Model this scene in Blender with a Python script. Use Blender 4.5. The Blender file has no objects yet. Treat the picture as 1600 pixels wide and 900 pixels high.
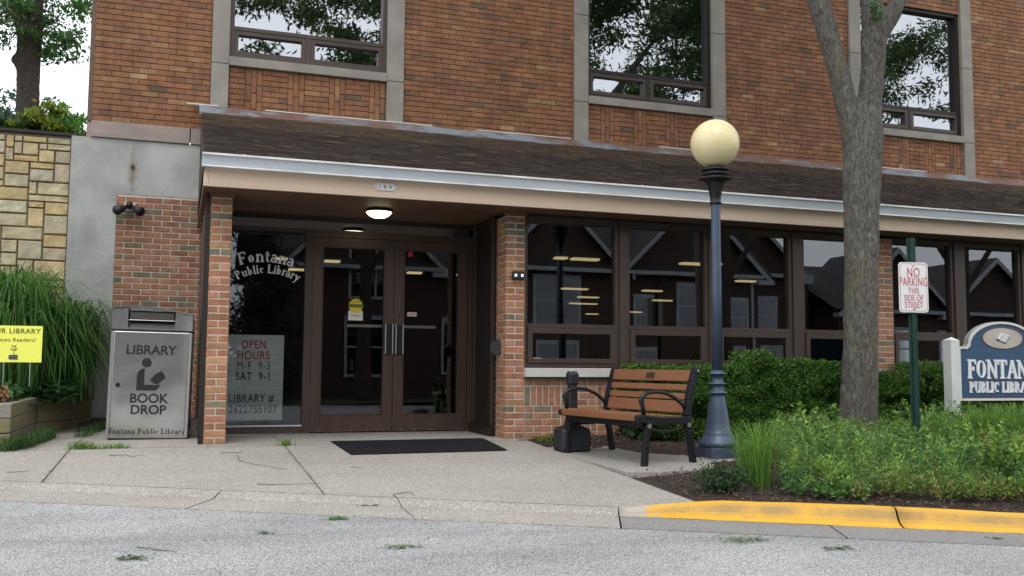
import bpy, math, random
import numpy as np
from mathutils import Vector, Matrix, noise as mnoise
R = math.radians
scn = bpy.context.scene
col = scn.collection
rnd = random.Random(7)
nrs = np.random.RandomState(11)

# ------------------------------------------------------------------ camera, world, sun, exposure
CZ = 0.745
YAW, PITCH, ROLL, FPX = 0.336, 0.0814, 0.0074, 1484.0
def cam_axes():
    cy, sy, cp, sp = math.cos(YAW), math.sin(YAW), math.cos(PITCH), math.sin(PITCH)
    f = Vector((sy*cp, cy*cp, sp)); r = Vector((cy, -sy, 0)); u = r.cross(f)
    c, s = math.cos(ROLL), math.sin(ROLL)
    return c*r + s*u, -s*r + c*u, f
CR, CU, CF = cam_axes()
def ray(px, py): return CF + CR*((px-800)/FPX) - CU*((py-450)/FPX)
def at(px, py, Y):
    d = ray(px, py); d = d*(Y/d.y); return Vector((d.x, d.y, d.z+CZ))
def atD(px, py, D):
    d = ray(px, py)*D; return Vector((d.x, d.y, d.z+CZ))
cam = bpy.data.cameras.new('camera'); camo = bpy.data.objects.new('camera', cam); col.objects.link(camo)
camo.matrix_world = Matrix(((CR.x, CU.x, -CF.x, 0), (CR.y, CU.y, -CF.y, 0), (CR.z, CU.z, -CF.z, CZ), (0, 0, 0, 1)))
cam.sensor_width = 36; cam.lens = FPX/1600*36; cam.clip_end = 2000; cam.clip_start = 0.05
scn.camera = camo

SUN_EL, SUN_AZ = 58, 205          # azimuth: degrees clockwise from +Y (where the light comes from)
w = bpy.data.worlds.new('World'); scn.world = w; w.use_nodes = True
nt = w.node_tree; nt.nodes.clear()
sky = nt.nodes.new('ShaderNodeTexSky'); sky.sky_type = 'NISHITA'; sky.sun_disc = False
sky.sun_elevation = R(SUN_EL); sky.sun_rotation = R(SUN_AZ); sky.dust_density = 6; sky.air_density = 1.0; sky.ozone_density = 1
hs = nt.nodes.new('ShaderNodeHueSaturation'); hs.inputs['Saturation'].default_value = 0.28
bg = nt.nodes.new('ShaderNodeBackground'); bg.inputs['Strength'].default_value = 0.15
wo = nt.nodes.new('ShaderNodeOutputWorld')
nt.links.new(sky.outputs[0], hs.inputs['Color'])
cloud = nt.nodes.new('ShaderNodeMix'); cloud.data_type = 'RGBA'; cloud.inputs[0].default_value = .8; cloud.inputs[7].default_value = (8.4, 8.8, 9.2, 1)   # an even white overcast
nt.links.new(hs.outputs[0], cloud.inputs[6]); nt.links.new(cloud.outputs[2], bg.inputs['Color']); nt.links.new(bg.outputs[0], wo.inputs[0])
sl = bpy.data.lights.new('sun', 'SUN'); sl.energy = 0.5; sl.angle = R(25); sl.color = (1, .96, .9)
so = bpy.data.objects.new('sun', sl); col.objects.link(so)
az = R(SUN_AZ); dirv = Vector((math.sin(az)*math.cos(R(SUN_EL)), math.cos(az)*math.cos(R(SUN_EL)), math.sin(R(SUN_EL))))
so.rotation_euler = dirv.to_track_quat('Z', 'Y').to_euler(); so.location = (0, -20, 30)
vs = scn.view_settings; vs.view_transform = 'Standard'; vs.look = 'None'; vs.exposure = 0.55; vs.gamma = 1; vs.use_curve_mapping = False

# ------------------------------------------------------------------ materials
def new_mat(name):
    m = bpy.data.materials.new(name); m.use_nodes = True
    t = m.node_tree; b = t.nodes['Principled BSDF']; return m, t, b
def N(t, typ, **kw):
    n = t.nodes.new(typ)
    for k, v in kw.items():
        if hasattr(n, k) and k not in n.inputs: setattr(n, k, v)
        else: n.inputs[k].default_value = v
    return n
def mixc(t, fac, a, b, mode='MIX'):
    n = t.nodes.new('ShaderNodeMix'); n.data_type = 'RGBA'; n.blend_type = mode
    for i, v in ((0, fac), (6, a), (7, b)):
        if hasattr(v, 'is_linked') or hasattr(v, 'links'): t.links.new(v, n.inputs[i])
        elif i == 0: n.inputs[0].default_value = v
        else: n.inputs[i].default_value = (*v, 1) if len(v) == 3 else v
    return n.outputs[2]
def ramp(t, src, p0, p1, c0=(0, 0, 0, 1), c1=(1, 1, 1, 1)):
    n = t.nodes.new('ShaderNodeValToRGB'); n.color_ramp.elements[0].position = p0; n.color_ramp.elements[1].position = p1
    n.color_ramp.elements[0].color = c0; n.color_ramp.elements[1].color = c1
    t.links.new(src, n.inputs[0]); return n.outputs[0]
def coords(t, scale=(1, 1, 1), world=True):
    if world: src = t.nodes.new('ShaderNodeNewGeometry').outputs['Position']
    else: src = t.nodes.new('ShaderNodeTexCoord').outputs['Object']
    mp = t.nodes.new('ShaderNodeMapping'); mp.inputs['Scale'].default_value = scale
    t.links.new(src, mp.inputs[0]); return mp.outputs[0]
def noise(t, vec, scale, detail=4, rough=.55):
    n = t.nodes.new('ShaderNodeTexNoise'); n.inputs['Scale'].default_value = scale; n.inputs['Detail'].default_value = detail
    n.inputs['Roughness'].default_value = rough; t.links.new(vec, n.inputs['Vector']); return n.outputs['Fac']
def bump(t, b, h, strength=.4, dist=.01, prev=None):
    n = t.nodes.new('ShaderNodeBump'); n.inputs['Strength'].default_value = strength; n.inputs['Distance'].default_value = dist
    t.links.new(h, n.inputs['Height'])
    if prev: t.links.new(prev, n.inputs['Normal'])
    t.links.new(n.outputs[0], b.inputs['Normal']); return n.outputs[0]
def mk(name, c, rough=.7, metal=0, var=None, c2=None, bmp=None, scale=(1, 1, 1), spec=None, world=True, tint=False, coat=0):
    """base colour c, optional second colour c2 by a noise of scale var; bump (scale, strength, dist)"""
    m, t, b = new_mat(name)
    b.inputs['Roughness'].default_value = rough; b.inputs['Metallic'].default_value = metal
    if spec is not None: b.inputs['Specular IOR Level'].default_value = spec
    if coat: b.inputs['Coat Weight'].default_value = coat
    v = coords(t, scale, world)
    out = None
    if tint:
        a = t.nodes.new('ShaderNodeAttribute'); a.attribute_name = 'tint'; out = a.outputs['Color']
        if var:
            n = ramp(t, noise(t, v, var, 5), .3, .72); out2 = mixc(t, 1, out, (.62, .6, .58), 'MULTIPLY')
            out = mixc(t, n, out, out2)
            st = ramp(t, noise(t, coords(t, (2.6, 1, .22)), 1.5, 6, .7), .48, .72)      # rain streaks and soot
            out = mixc(t, st, out, mixc(t, 1, out, (.76, .74, .73), 'MULTIPLY'))
    elif var:
        n = ramp(t, noise(t, v, var, 6, .6), .32, .68); out = mixc(t, n, c, c2 or tuple(x*.7 for x in c))
    if out is None: b.inputs['Base Color'].default_value = (*c, 1)
    else: t.links.new(out, b.inputs['Base Color'])
    if bmp: bump(t, b, noise(t, v, bmp[0], 5, .6), bmp[1], bmp[2])
    return m
M = {}
M['brick'] = mk('brick', None, .85, tint=True, var=14, bmp=(90, .55, .006))
M['brick_up'] = mk('brick_upper', None, .85, tint=True, var=9, bmp=(110, .5, .005), scale=(1, 1, 1))
M['mortar'] = mk('mortar', (.62, .57, .49), .95, var=18, c2=(.46, .42, .36), bmp=(160, .5, .004))
M['mortar_dark'] = mk('mortar_dark', (.13, .08, .055), .95, var=15, c2=(.16, .105, .075))
M['stone_trim'] = mk('cast_stone', (.31, .28, .245), .85, var=3.2, c2=(.22, .205, .18), bmp=(60, .3, .004))
M['band_stone'] = mk('band_stone', (.34, .26, .23), .85, var=5, c2=(.25, .21, .19), bmp=(30, .3, .006), scale=(.5, 1, 1.5))
M['limestone'] = mk('limestone', None, .9, tint=True, var=7, bmp=(32, .9, .012))
M['stone_joint'] = mk('stone_joint', (.42, .37, .28), .95, var=12)
M['sill_white'] = mk('sill_white', (.56, .54, .51), .6, var=2, c2=(.48, .46, .43))
M['bronze'] = mk('bronze_frame', (.070, .048, .038), .42, .2, var=3, c2=(.055, .038, .031), bmp=(60, .05, .002))
M['bronze_dark'] = mk('dark_bronze', (.022, .016, .014), .5, .2, var=3)
M['bronze_door'] = mk('door_bronze', (.095, .060, .043), .4, .35, var=2.5, c2=(.07, .044, .034), scale=(3, 3, .5))
M['fascia'] = mk('beige_fascia', (.76, .585, .45), .6, var=1.3, c2=(.70, .53, .40), bmp=(25, .06, .003), scale=(.4, 1, 3))
M['soffit'] = mk('brown_soffit', (.15, .08, .045), .6, var=2, c2=(.11, .06, .035))
M['gutter'] = mk('white_gutter', (.58, .63, .69), .4, .0, var=2.2, c2=(.48, .52, .57), scale=(.4, 1, 6))
M['gutter_lip'] = mk('gutter_lip', (.88, .88, .87), .4, .1, var=6, c2=(.55, .53, .5), scale=(.5, 1, 1))
M['shingle'] = mk('shingle', None, .95, tint=True, var=22, bmp=(220, .6, .004))
M['roof_deck'] = mk('roof_deck', (.04, .028, .022), .95)
def flash_mat():
    m, t, b = new_mat('flashing'); v = coords(t, (1, 1, 3)); n = ramp(t, noise(t, v, 1.5, 6, .65), .46, .56)
    c = mixc(t, n, (.15, .085, .065), (.19, .225, .26)); c = mixc(t, ramp(t, noise(t, v, 9, 5), .55, .7), c, (.10, .075, .065))
    t.links.new(c, b.inputs['Base Color']); b.inputs['Roughness'].default_value = .55; b.inputs['Metallic'].default_value = .2; return m
M['flashing'] = flash_mat()
M['flash_edge'] = mk('flashing_edge', (.75, .72, .68), .5)
M['black_metal'] = mk('black_metal', (.012, .013, .017), .38, .3, bmp=(120, .15, .002))
M['black_plastic'] = mk('black_plastic', (.014, .014, .018), .5, bmp=(140, .2, .002))
M['lamp_paint'] = mk('lamp_paint', (.070, .098, .155), .42, .2, var=7, c2=(.052, .072, .115), bmp=(90, .2, .003))
M['bolt'] = mk('bolt_steel', (.6, .6, .6), .3, 1)
M['bench_slat'] = mk('bench_slat', (.235, .098, .046), .5, var=2.5, c2=(.19, .078, .037), scale=(4, 1, 12), bmp=(60, .1, .002))
M['brass'] = mk('plaque_metal', (.12, .09, .045), .45, .6, var=60, c2=(.04, .03, .02))
M['white_paint'] = mk('white_paint', (.72, .72, .70), .5, var=4, c2=(.6, .6, .58))
M['white_trim'] = mk('white_trim', (.42, .43, .46), .6)
M['sign_white'] = mk('sign_white', (.78, .77, .78), .4)
M['sign_red'] = mk('sign_red', (.42, .02, .05), .5, var=40, c2=(.62, .2, .24))
M['sign_red2'] = mk('sign_red_plain', (.45, .04, .05), .5)
M['letter_black'] = mk('letter_black', (.012, .012, .016), .5)
M['letter_silver'] = mk('letter_silver', (.80, .83, .90), .5)
M['board_white'] = mk('letter_board', (.62, .68, .66), .6, var=3, c2=(.54, .60, .58))
M['board_line'] = mk('letter_board_rail', (.8, .85, .83), .6)
M['post_green'] = mk('green_post', (.010, .040, .030), .5, .3, var=12, c2=(.02, .06, .05))
M['sign_blue'] = mk('sign_blue', (.030, .085, .17), .45, var=2, c2=(.024, .065, .135), scale=(1, 1, 14), bmp=(6, .25, .01))
M['sign_maroon'] = mk('sign_maroon', (.16, .03, .05), .5)
M['sign_cream'] = mk('sign_cream', (.52, .47, .42), .6, var=6, c2=(.42, .38, .33))
M['yellow_sign'] = mk('yellow_sign', (.86, .88, .14), .5)
M['sign_navy'] = mk('sign_navy', (.02, .03, .09), .5)
M['olive_ink'] = mk('olive_ink', (.14, .15, .03), .5)
M['globe'] = None
def globe_mat():
    m, t, b = new_mat('lamp_globe'); v = coords(t, (1, 1, 1), False)
    n = noise(t, v, 3, 3)
    c = mixc(t, n, (.74, .62, .34), (.80, .70, .44)); c = mixc(t, ramp(t, noise(t, v, 25, 4), .62, .75), c, (.6, .5, .28))
    t.links.new(c, b.inputs['Base Color']); b.inputs['Roughness'].default_value = .28
    b.inputs['Subsurface Weight'].default_value = .3; b.inputs['Subsurface Radius'].default_value = (.2, .15, .08); return m
M['globe'] = globe_mat()
def steel_mat():
    m, t, b = new_mat('brushed_steel'); v = coords(t, (1, 1, 60), False)
    n = noise(t, v, 6, 4); b.inputs['Metallic'].default_value = .92
    v2 = coords(t, (1, 1, 1), False); n2 = noise(t, v2, 2.2, 3)
    c = mixc(t, n2, (.60, .595, .59), (.76, .75, .74)); c = mixc(t, ramp(t, noise(t, v2, 6, 6, .7), .62, .85), c, (.46, .45, .44))
    t.links.new(c, b.inputs['Base Color'])
    mr = t.nodes.new('ShaderNodeMapRange'); mr.inputs['To Min'].default_value = .12; mr.inputs['To Max'].default_value = .22
    t.links.new(n, mr.inputs[0]); t.links.new(mr.outputs[0], b.inputs['Roughness'])
    bump(t, b, noise(t, v2, 2.2, 1), .45, .03); return m
M['steel'] = steel_mat()
M['steel_dim'] = mk('dull_steel', (.13, .12, .115), .35, .8)
M['steel_dark'] = mk('dark_slot', (.03, .03, .03), .4, .6)
def concrete_mat(name, c, c2, stain, sc=1.0):
    m, t, b = new_mat(name); v = coords(t, (sc, sc, sc)); b.inputs['Roughness'].default_value = .92
    o = mixc(t, ramp(t, noise(t, v, 1.4, 6, .6), .3, .7), c, c2)
    vo = t.nodes.new('ShaderNodeTexVoronoi'); vo.inputs['Scale'].default_value = 110; t.links.new(v, vo.inputs['Vector'])
    sp = t.nodes.new('ShaderNodeSeparateColor'); t.links.new(vo.outputs['Color'], sp.inputs[0])
    o = mixc(t, ramp(t, sp.outputs[0], .72, .8), o, tuple(x*.55 for x in c)); o = mixc(t, ramp(t, sp.outputs[1], .84, .9), o, tuple(min(1, x*1.5) for x in c))
    o = mixc(t, ramp(t, noise(t, v, .35, 5, .7), .45, .7), o, mixc(t, 1, o, (.80, .79, .77), 'MULTIPLY'))
    o = mixc(t, ramp(t, noise(t, v, 120, 3, .7), .35, .75), o, tuple(x*.70 for x in c))
    o = mixc(t, ramp(t, noise(t, v, 5.5, 6, .75), .62, .8), o, stain)
    t.links.new(o, b.inputs['Base Color']); bump(t, b, noise(t, v, 90, 4, .7), .4, .004); return m
M['concrete'] = concrete_mat('pavement_concrete', (.385, .355, .315), (.32, .30, .27), (.24, .225, .20))
M['concrete_old'] = concrete_mat('old_concrete', (.36, .335, .305), (.30, .28, .26), (.22, .205, .19))
M['kerb_concrete'] = concrete_mat('kerb_concrete', (.40, .37, .325), (.31, .29, .265), (.25, .235, .21), 1.0)
M['wall_concrete'] = mk('wall_concrete', (.28, .285, .28), .9, var=1.7, c2=(.215, .22, .22), bmp=(14, .25, .01), scale=(1, 1, 1))
def wall_conc():
    m, t, b = new_mat('wall_concrete_stained'); v = coords(t); b.inputs['Roughness'].default_value = .9
    o = mixc(t, ramp(t, noise(t, v, 1.7, 7, .62), .35, .65), (.43, .43, .41), (.27, .275, .27))
    o = mixc(t, ramp(t, noise(t, coords(t, (2.5, 1, 1)), 5, 6, .7), .6, .78), o, (.47, .46, .43))
    # rust streak below a tie hole
    sx = t.nodes.new('ShaderNodeSeparateXYZ'); t.links.new(v, sx.inputs[0])
    def M2(op, a, bb):
        n = t.nodes.new('ShaderNodeMath'); n.operation = op
        for i, q in enumerate((a, bb)):
            if isinstance(q, (int, float)): n.inputs[i].default_value = q
            else: t.links.new(q, n.inputs[i])
        return n.outputs[0]
    dx = M2('ABSOLUTE', M2('SUBTRACT', sx.outputs['X'], -.585), 0)
    k = M2('SUBTRACT', 1, M2('MULTIPLY', dx, 11)); zz = M2('MULTIPLY', M2('ABSOLUTE', M2('SUBTRACT', sx.outputs['Z'], 2.98), 0), 2.4)
    k = M2('SUBTRACT', k, zz); k = M2('ADD', k, M2('MULTIPLY', M2('SUBTRACT', noise(t, v, 12, 5), .5), 1.2))
    o = mixc(t, ramp(t, k, .1, .9), o, (.22, .16, .09))
    t.links.new(o, b.inputs['Base Color']); bump(t, b, noise(t, v, 9, 6, .7), .3, .02); return m
M['wall_concrete'] = wall_conc()
def asphalt_mat():
    m, t, b = new_mat('chipped_asphalt'); v = coords(t); b.inputs['Roughness'].default_value = .9
    vo = t.nodes.new('ShaderNodeTexVoronoi'); vo.inputs['Scale'].default_value = 125; t.links.new(v, vo.inputs['Vector'])
    sep = t.nodes.new('ShaderNodeSeparateColor'); t.links.new(vo.outputs['Color'], sep.inputs[0])
    stone = mixc(t, sep.outputs[0], (.35, .35, .36), (.72, .715, .71))
    gap = ramp(t, vo.outputs['Distance'], .42, .72)
    o = mixc(t, gap, stone, (.19, .19, .195))
    o = mixc(t, ramp(t, noise(t, v, .9, 5), .35, .7), o, mixc(t, 1, o, (.76, .755, .75), 'MULTIPLY'))
    o = mixc(t, ramp(t, noise(t, coords(t, (.3, 1.6, 1)), 1.1, 6, .7), .46, .66), o, mixc(t, 1, o, (.80, .79, .78), 'MULTIPLY'))
    o = mixc(t, ramp(t, noise(t, v, 2.2, 7, .75), .68, .76), o, mixc(t, 1, o, (.62, .61, .60), 'MULTIPLY'))
    t.links.new(o, b.inputs['Base Color'])
    mm = t.nodes.new('ShaderNodeMath'); mm.operation = 'SUBTRACT'; mm.inputs[0].default_value = 1; t.links.new(vo.outputs['Distance'], mm.inputs[1])
    bump(t, b, mm.outputs[0], .9, .008); return m
M['asphalt'] = asphalt_mat()
def yellow_mat():
    m, t, b = new_mat('yellow_kerb_paint'); v = coords(t); b.inputs['Roughness'].default_value = .6
    o = mixc(t, ramp(t, noise(t, v, 3, 5), .3, .7), (.74, .40, .028), (.64, .33, .022))
    o = mixc(t, ramp(t, noise(t, coords(t, (1, 1, 3)), 6, 6, .7), .60, .76), o, (.34, .23, .08))
    wa = t.nodes.new('ShaderNodeAttribute'); wa.attribute_name = 'tint'      # where wheels have scuffed the face
    wm = t.nodes.new('ShaderNodeMath'); wm.operation = 'MULTIPLY'; t.links.new(wa.outputs['Fac'], wm.inputs[0]); t.links.new(ramp(t, noise(t, v, 2.6, 6, .75), .30, .56), wm.inputs[1])
    wm2 = t.nodes.new('ShaderNodeMath'); wm2.operation = 'MULTIPLY'; wm2.inputs[1].default_value = .9; t.links.new(wm.outputs[0], wm2.inputs[0])
    o = mixc(t, wm2.outputs[0], o, (.33, .21, .075))
    o = mixc(t, ramp(t, noise(t, v, 16, 7, .8), .655, .675), o, (.33, .30, .25))      # chips down to the concrete
    sx = t.nodes.new('ShaderNodeSeparateXYZ'); t.links.new(v, sx.inputs[0])
    ad = t.nodes.new('ShaderNodeMath'); ad.operation = 'MULTIPLY_ADD'; t.links.new(noise(t, v, 11, 6), ad.inputs[0]); ad.inputs[1].default_value = .55
    t.links.new(sx.outputs['X'], ad.inputs[2])
    k = ramp(t, ad.outputs[0], 0, 1)
    mr = t.nodes.new('ShaderNodeMapRange'); mr.inputs['From Min'].default_value = 3.15; mr.inputs['From Max'].default_value = 3.17
    t.links.new(ad.outputs[0], mr.inputs[0])
    o = mixc(t, mr.outputs[0], (.40, .35, .30), o)
    t.links.new(o, b.inputs['Base Color']); bump(t, b, noise(t, v, 70, 4, .7), .5, .004); return m
M['yellow_kerb'] = yellow_mat()
M['gutter_concrete'] = concrete_mat('gutter_concrete', (.27, .26, .25), (.21, .205, .2), (.17, .165, .155), 1.5)
M['mulch'] = mk('mulch_soil', (.055, .032, .022), .95, var=25, c2=(.025, .016, .012), bmp=(50, 1, .03))
M['chip'] = mk('mulch_chip', None, .9, tint=True)
M['soil'] = mk('soil', (.05, .035, .025), .95, var=9, bmp=(20, 1, .03))
M['lawn'] = mk('lawn', (.05, .08, .02), .95, var=6, c2=(.03, .05, .015), bmp=(30, 1, .03))
def wood_mat():
    m, t, b = new_mat('weathered_timber'); v = coords(t, (3, 3, 22)); v1 = coords(t); b.inputs['Roughness'].default_value = .9
    o = mixc(t, ramp(t, noise(t, v, 3, 6, .7), .3, .7), (.27, .235, .16), (.13, .11, .07))
    o = mixc(t, ramp(t, noise(t, v1, 4, 5), .45, .65), o, (.20, .185, .07))
    t.links.new(o, b.inputs['Base Color']); bump(t, b, noise(t, v, 8, 6, .7), .8, .01); return m
M['timber'] = wood_mat()
M['timber_top'] = mk('grey_timber_top', (.33, .31, .27), .9, var=9, c2=(.22, .2, .17), scale=(1, 4, 20), bmp=(20, .8, .01))
def bark_mat(name, c, c2, moss):
    m, t, b = new_mat(name); b.inputs['Roughness'].default_value = .95
    v = coords(t, (9, 9, 2.6)); v1 = coords(t)
    rn = noise(t, v, 6, 7, .7); o = mixc(t, ramp(t, rn, .38, .6), c2, c)
    vo = t.nodes.new('ShaderNodeTexVoronoi'); vo.feature = 'DISTANCE_TO_EDGE'; vo.inputs['Scale'].default_value = 7
    mv = t.nodes.new('ShaderNodeMix'); mv.data_type = 'RGBA'; mv.inputs[0].default_value = .06
    n2 = t.nodes.new('ShaderNodeTexNoise'); n2.inputs['Scale'].default_value = 5; t.links.new(v1, n2.inputs['Vector'])
    t.links.new(v, mv.inputs[6]); t.links.new(n2.outputs['Color'], mv.inputs[7]); t.links.new(mv.outputs[2], vo.inputs['Vector'])
    cr = ramp(t, noise(t, coords(t, (36, 36, 10)), 1.2, 7, .7), .36, .58)
    o = mixc(t, cr, mixc(t, 1, o, (.55, .52, .50), 'MULTIPLY'), o)
    o = mixc(t, ramp(t, noise(t, v1, 2.2, 6, .7), .56, .74), o, moss)
    t.links.new(o, b.inputs['Base Color'])
    p = bump(t, b, cr, .7, .02); bump(t, b, rn, .9, .03, p); return m
M['bark'] = bark_mat('tree_bark', (.27, .255, .225), (.14, .125, .11), (.21, .20, .09))
M['bark_dark'] = bark_mat('dark_bark', (.10, .078, .06), (.05, .038, .03), (.11, .09, .05))
def leaf_mat(name, trans=.25):
    m, t, b = new_mat(name); a = t.nodes.new('ShaderNodeAttribute'); a.attribute_name = 'tint'
    t.links.new(a.outputs['Color'], b.inputs['Base Color']); b.inputs['Roughness'].default_value = .55
    b.inputs['Specular IOR Level'].default_value = .3
    tr = t.nodes.new('ShaderNodeBsdfTranslucent'); t.links.new(a.outputs['Color'], tr.inputs['Color'])
    mx = t.nodes.new('ShaderNodeMixShader'); mx.inputs[0].default_value = trans
    t.links.new(b.outputs[0], mx.inputs[1]); t.links.new(tr.outputs[0], mx.inputs[2])
    t.links.new(mx.outputs[0], t.nodes['Material Output'].inputs[0]); return m
M['leaf'] = leaf_mat('leaf'); M['leaf_open'] = leaf_mat('thin_leaf', .45)
def glass_mat(name, tint, refl, rough=.0, dist=0.0):
    m = bpy.data.materials.new(name); m.use_nodes = True; t = m.node_tree; t.nodes.clear()
    o = t.nodes.new('ShaderNodeOutputMaterial'); tr = t.nodes.new('ShaderNodeBsdfTransparent'); tr.inputs[0].default_value = (*tint, 1)
    g = t.nodes.new('ShaderNodeBsdfGlossy'); g.inputs['Roughness'].default_value = rough; g.inputs['Color'].default_value = (.92, .95, 1, 1)
    f = t.nodes.new('ShaderNodeFresnel'); f.inputs['IOR'].default_value = 1.5
    a = t.nodes.new('ShaderNodeMath'); a.operation = 'ADD'; a.inputs[1].default_value = refl; a.use_clamp = True; t.links.new(f.outputs[0], a.inputs[0])
    mx = t.nodes.new('ShaderNodeMixShader'); t.links.new(a.outputs[0], mx.inputs[0]); t.links.new(tr.outputs[0], mx.inputs[1]); t.links.new(g.outputs[0], mx.inputs[2])
    if dist:
        v = coords(t); b = t.nodes.new('ShaderNodeBump'); b.inputs['Strength'].default_value = 1; b.inputs['Distance'].default_value = dist
        t.links.new(noise(t, v, 1.6, 1), b.inputs['Height']); t.links.new(b.outputs[0], g.inputs['Normal'])
    t.links.new(mx.outputs[0], o.inputs[0]); return m
M['glass'] = glass_mat('window_glass', (.70, .70, .70), .10, .0, .0002)
M['glass_up'] = glass_mat('upper_window_glass', (.35, .37, .38), .37, .0, .0005)
M['glass_entry'] = glass_mat('entrance_glass', (.80, .80, .80), .055, .0, .0002)
M['glass_house'] = glass_mat('house_glass', (.3, .33, .36), .10)
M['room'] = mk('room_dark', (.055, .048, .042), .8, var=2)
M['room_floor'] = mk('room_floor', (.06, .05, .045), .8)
M['blind'] = mk('blind', (.20, .20, .19), .7)
def emis(name, c, s):
    m = bpy.data.materials.new(name); m.use_nodes = True; t = m.node_tree; b = t.nodes['Principled BSDF']
    b.inputs['Base Color'].default_value = (*c, 1); b.inputs['Emission Color'].default_value = (*c, 1); b.inputs['Emission Strength'].default_value = s; return m
M['troffer'] = emis('fluorescent_panel', (1, .80, .40), .42)
M['soffit_lamp'] = emis('soffit_lamp_glass', (1, .93, .62), 3.0)
M['led'] = emis('status_led', (.85, .92, 1), .55)
M['h_brick'] = mk('house_brick', (.085, .052, .040), .9, var=30, c2=(.06, .04, .032), scale=(1, 1, 5))
M['h_siding'] = mk('house_siding', (.40, .42, .45), .8)
M['h_roof'] = mk('house_roof', (.055, .05, .05), .9, var=20, scale=(1, 1, 5))
M['mat_rubber'] = mk('mat_rubber', (.007, .007, .008), .95, spec=.12, var=70, c2=(.022, .022, .024), bmp=(200, .8, .004))
M['twig'] = mk('twig', (.055, .04, .03), .9)
M['litter'] = mk('litter', None, .85, tint=True)
M['red'] = mk('red_sticker', (.55, .02, .06), .5)
M['yel_st'] = mk('yellow_sticker', (.70, .55, .03), .5)
M['white_st'] = mk('white_sticker', (.7, .68, .62), .5)
M['far_sky'] = None

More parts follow.
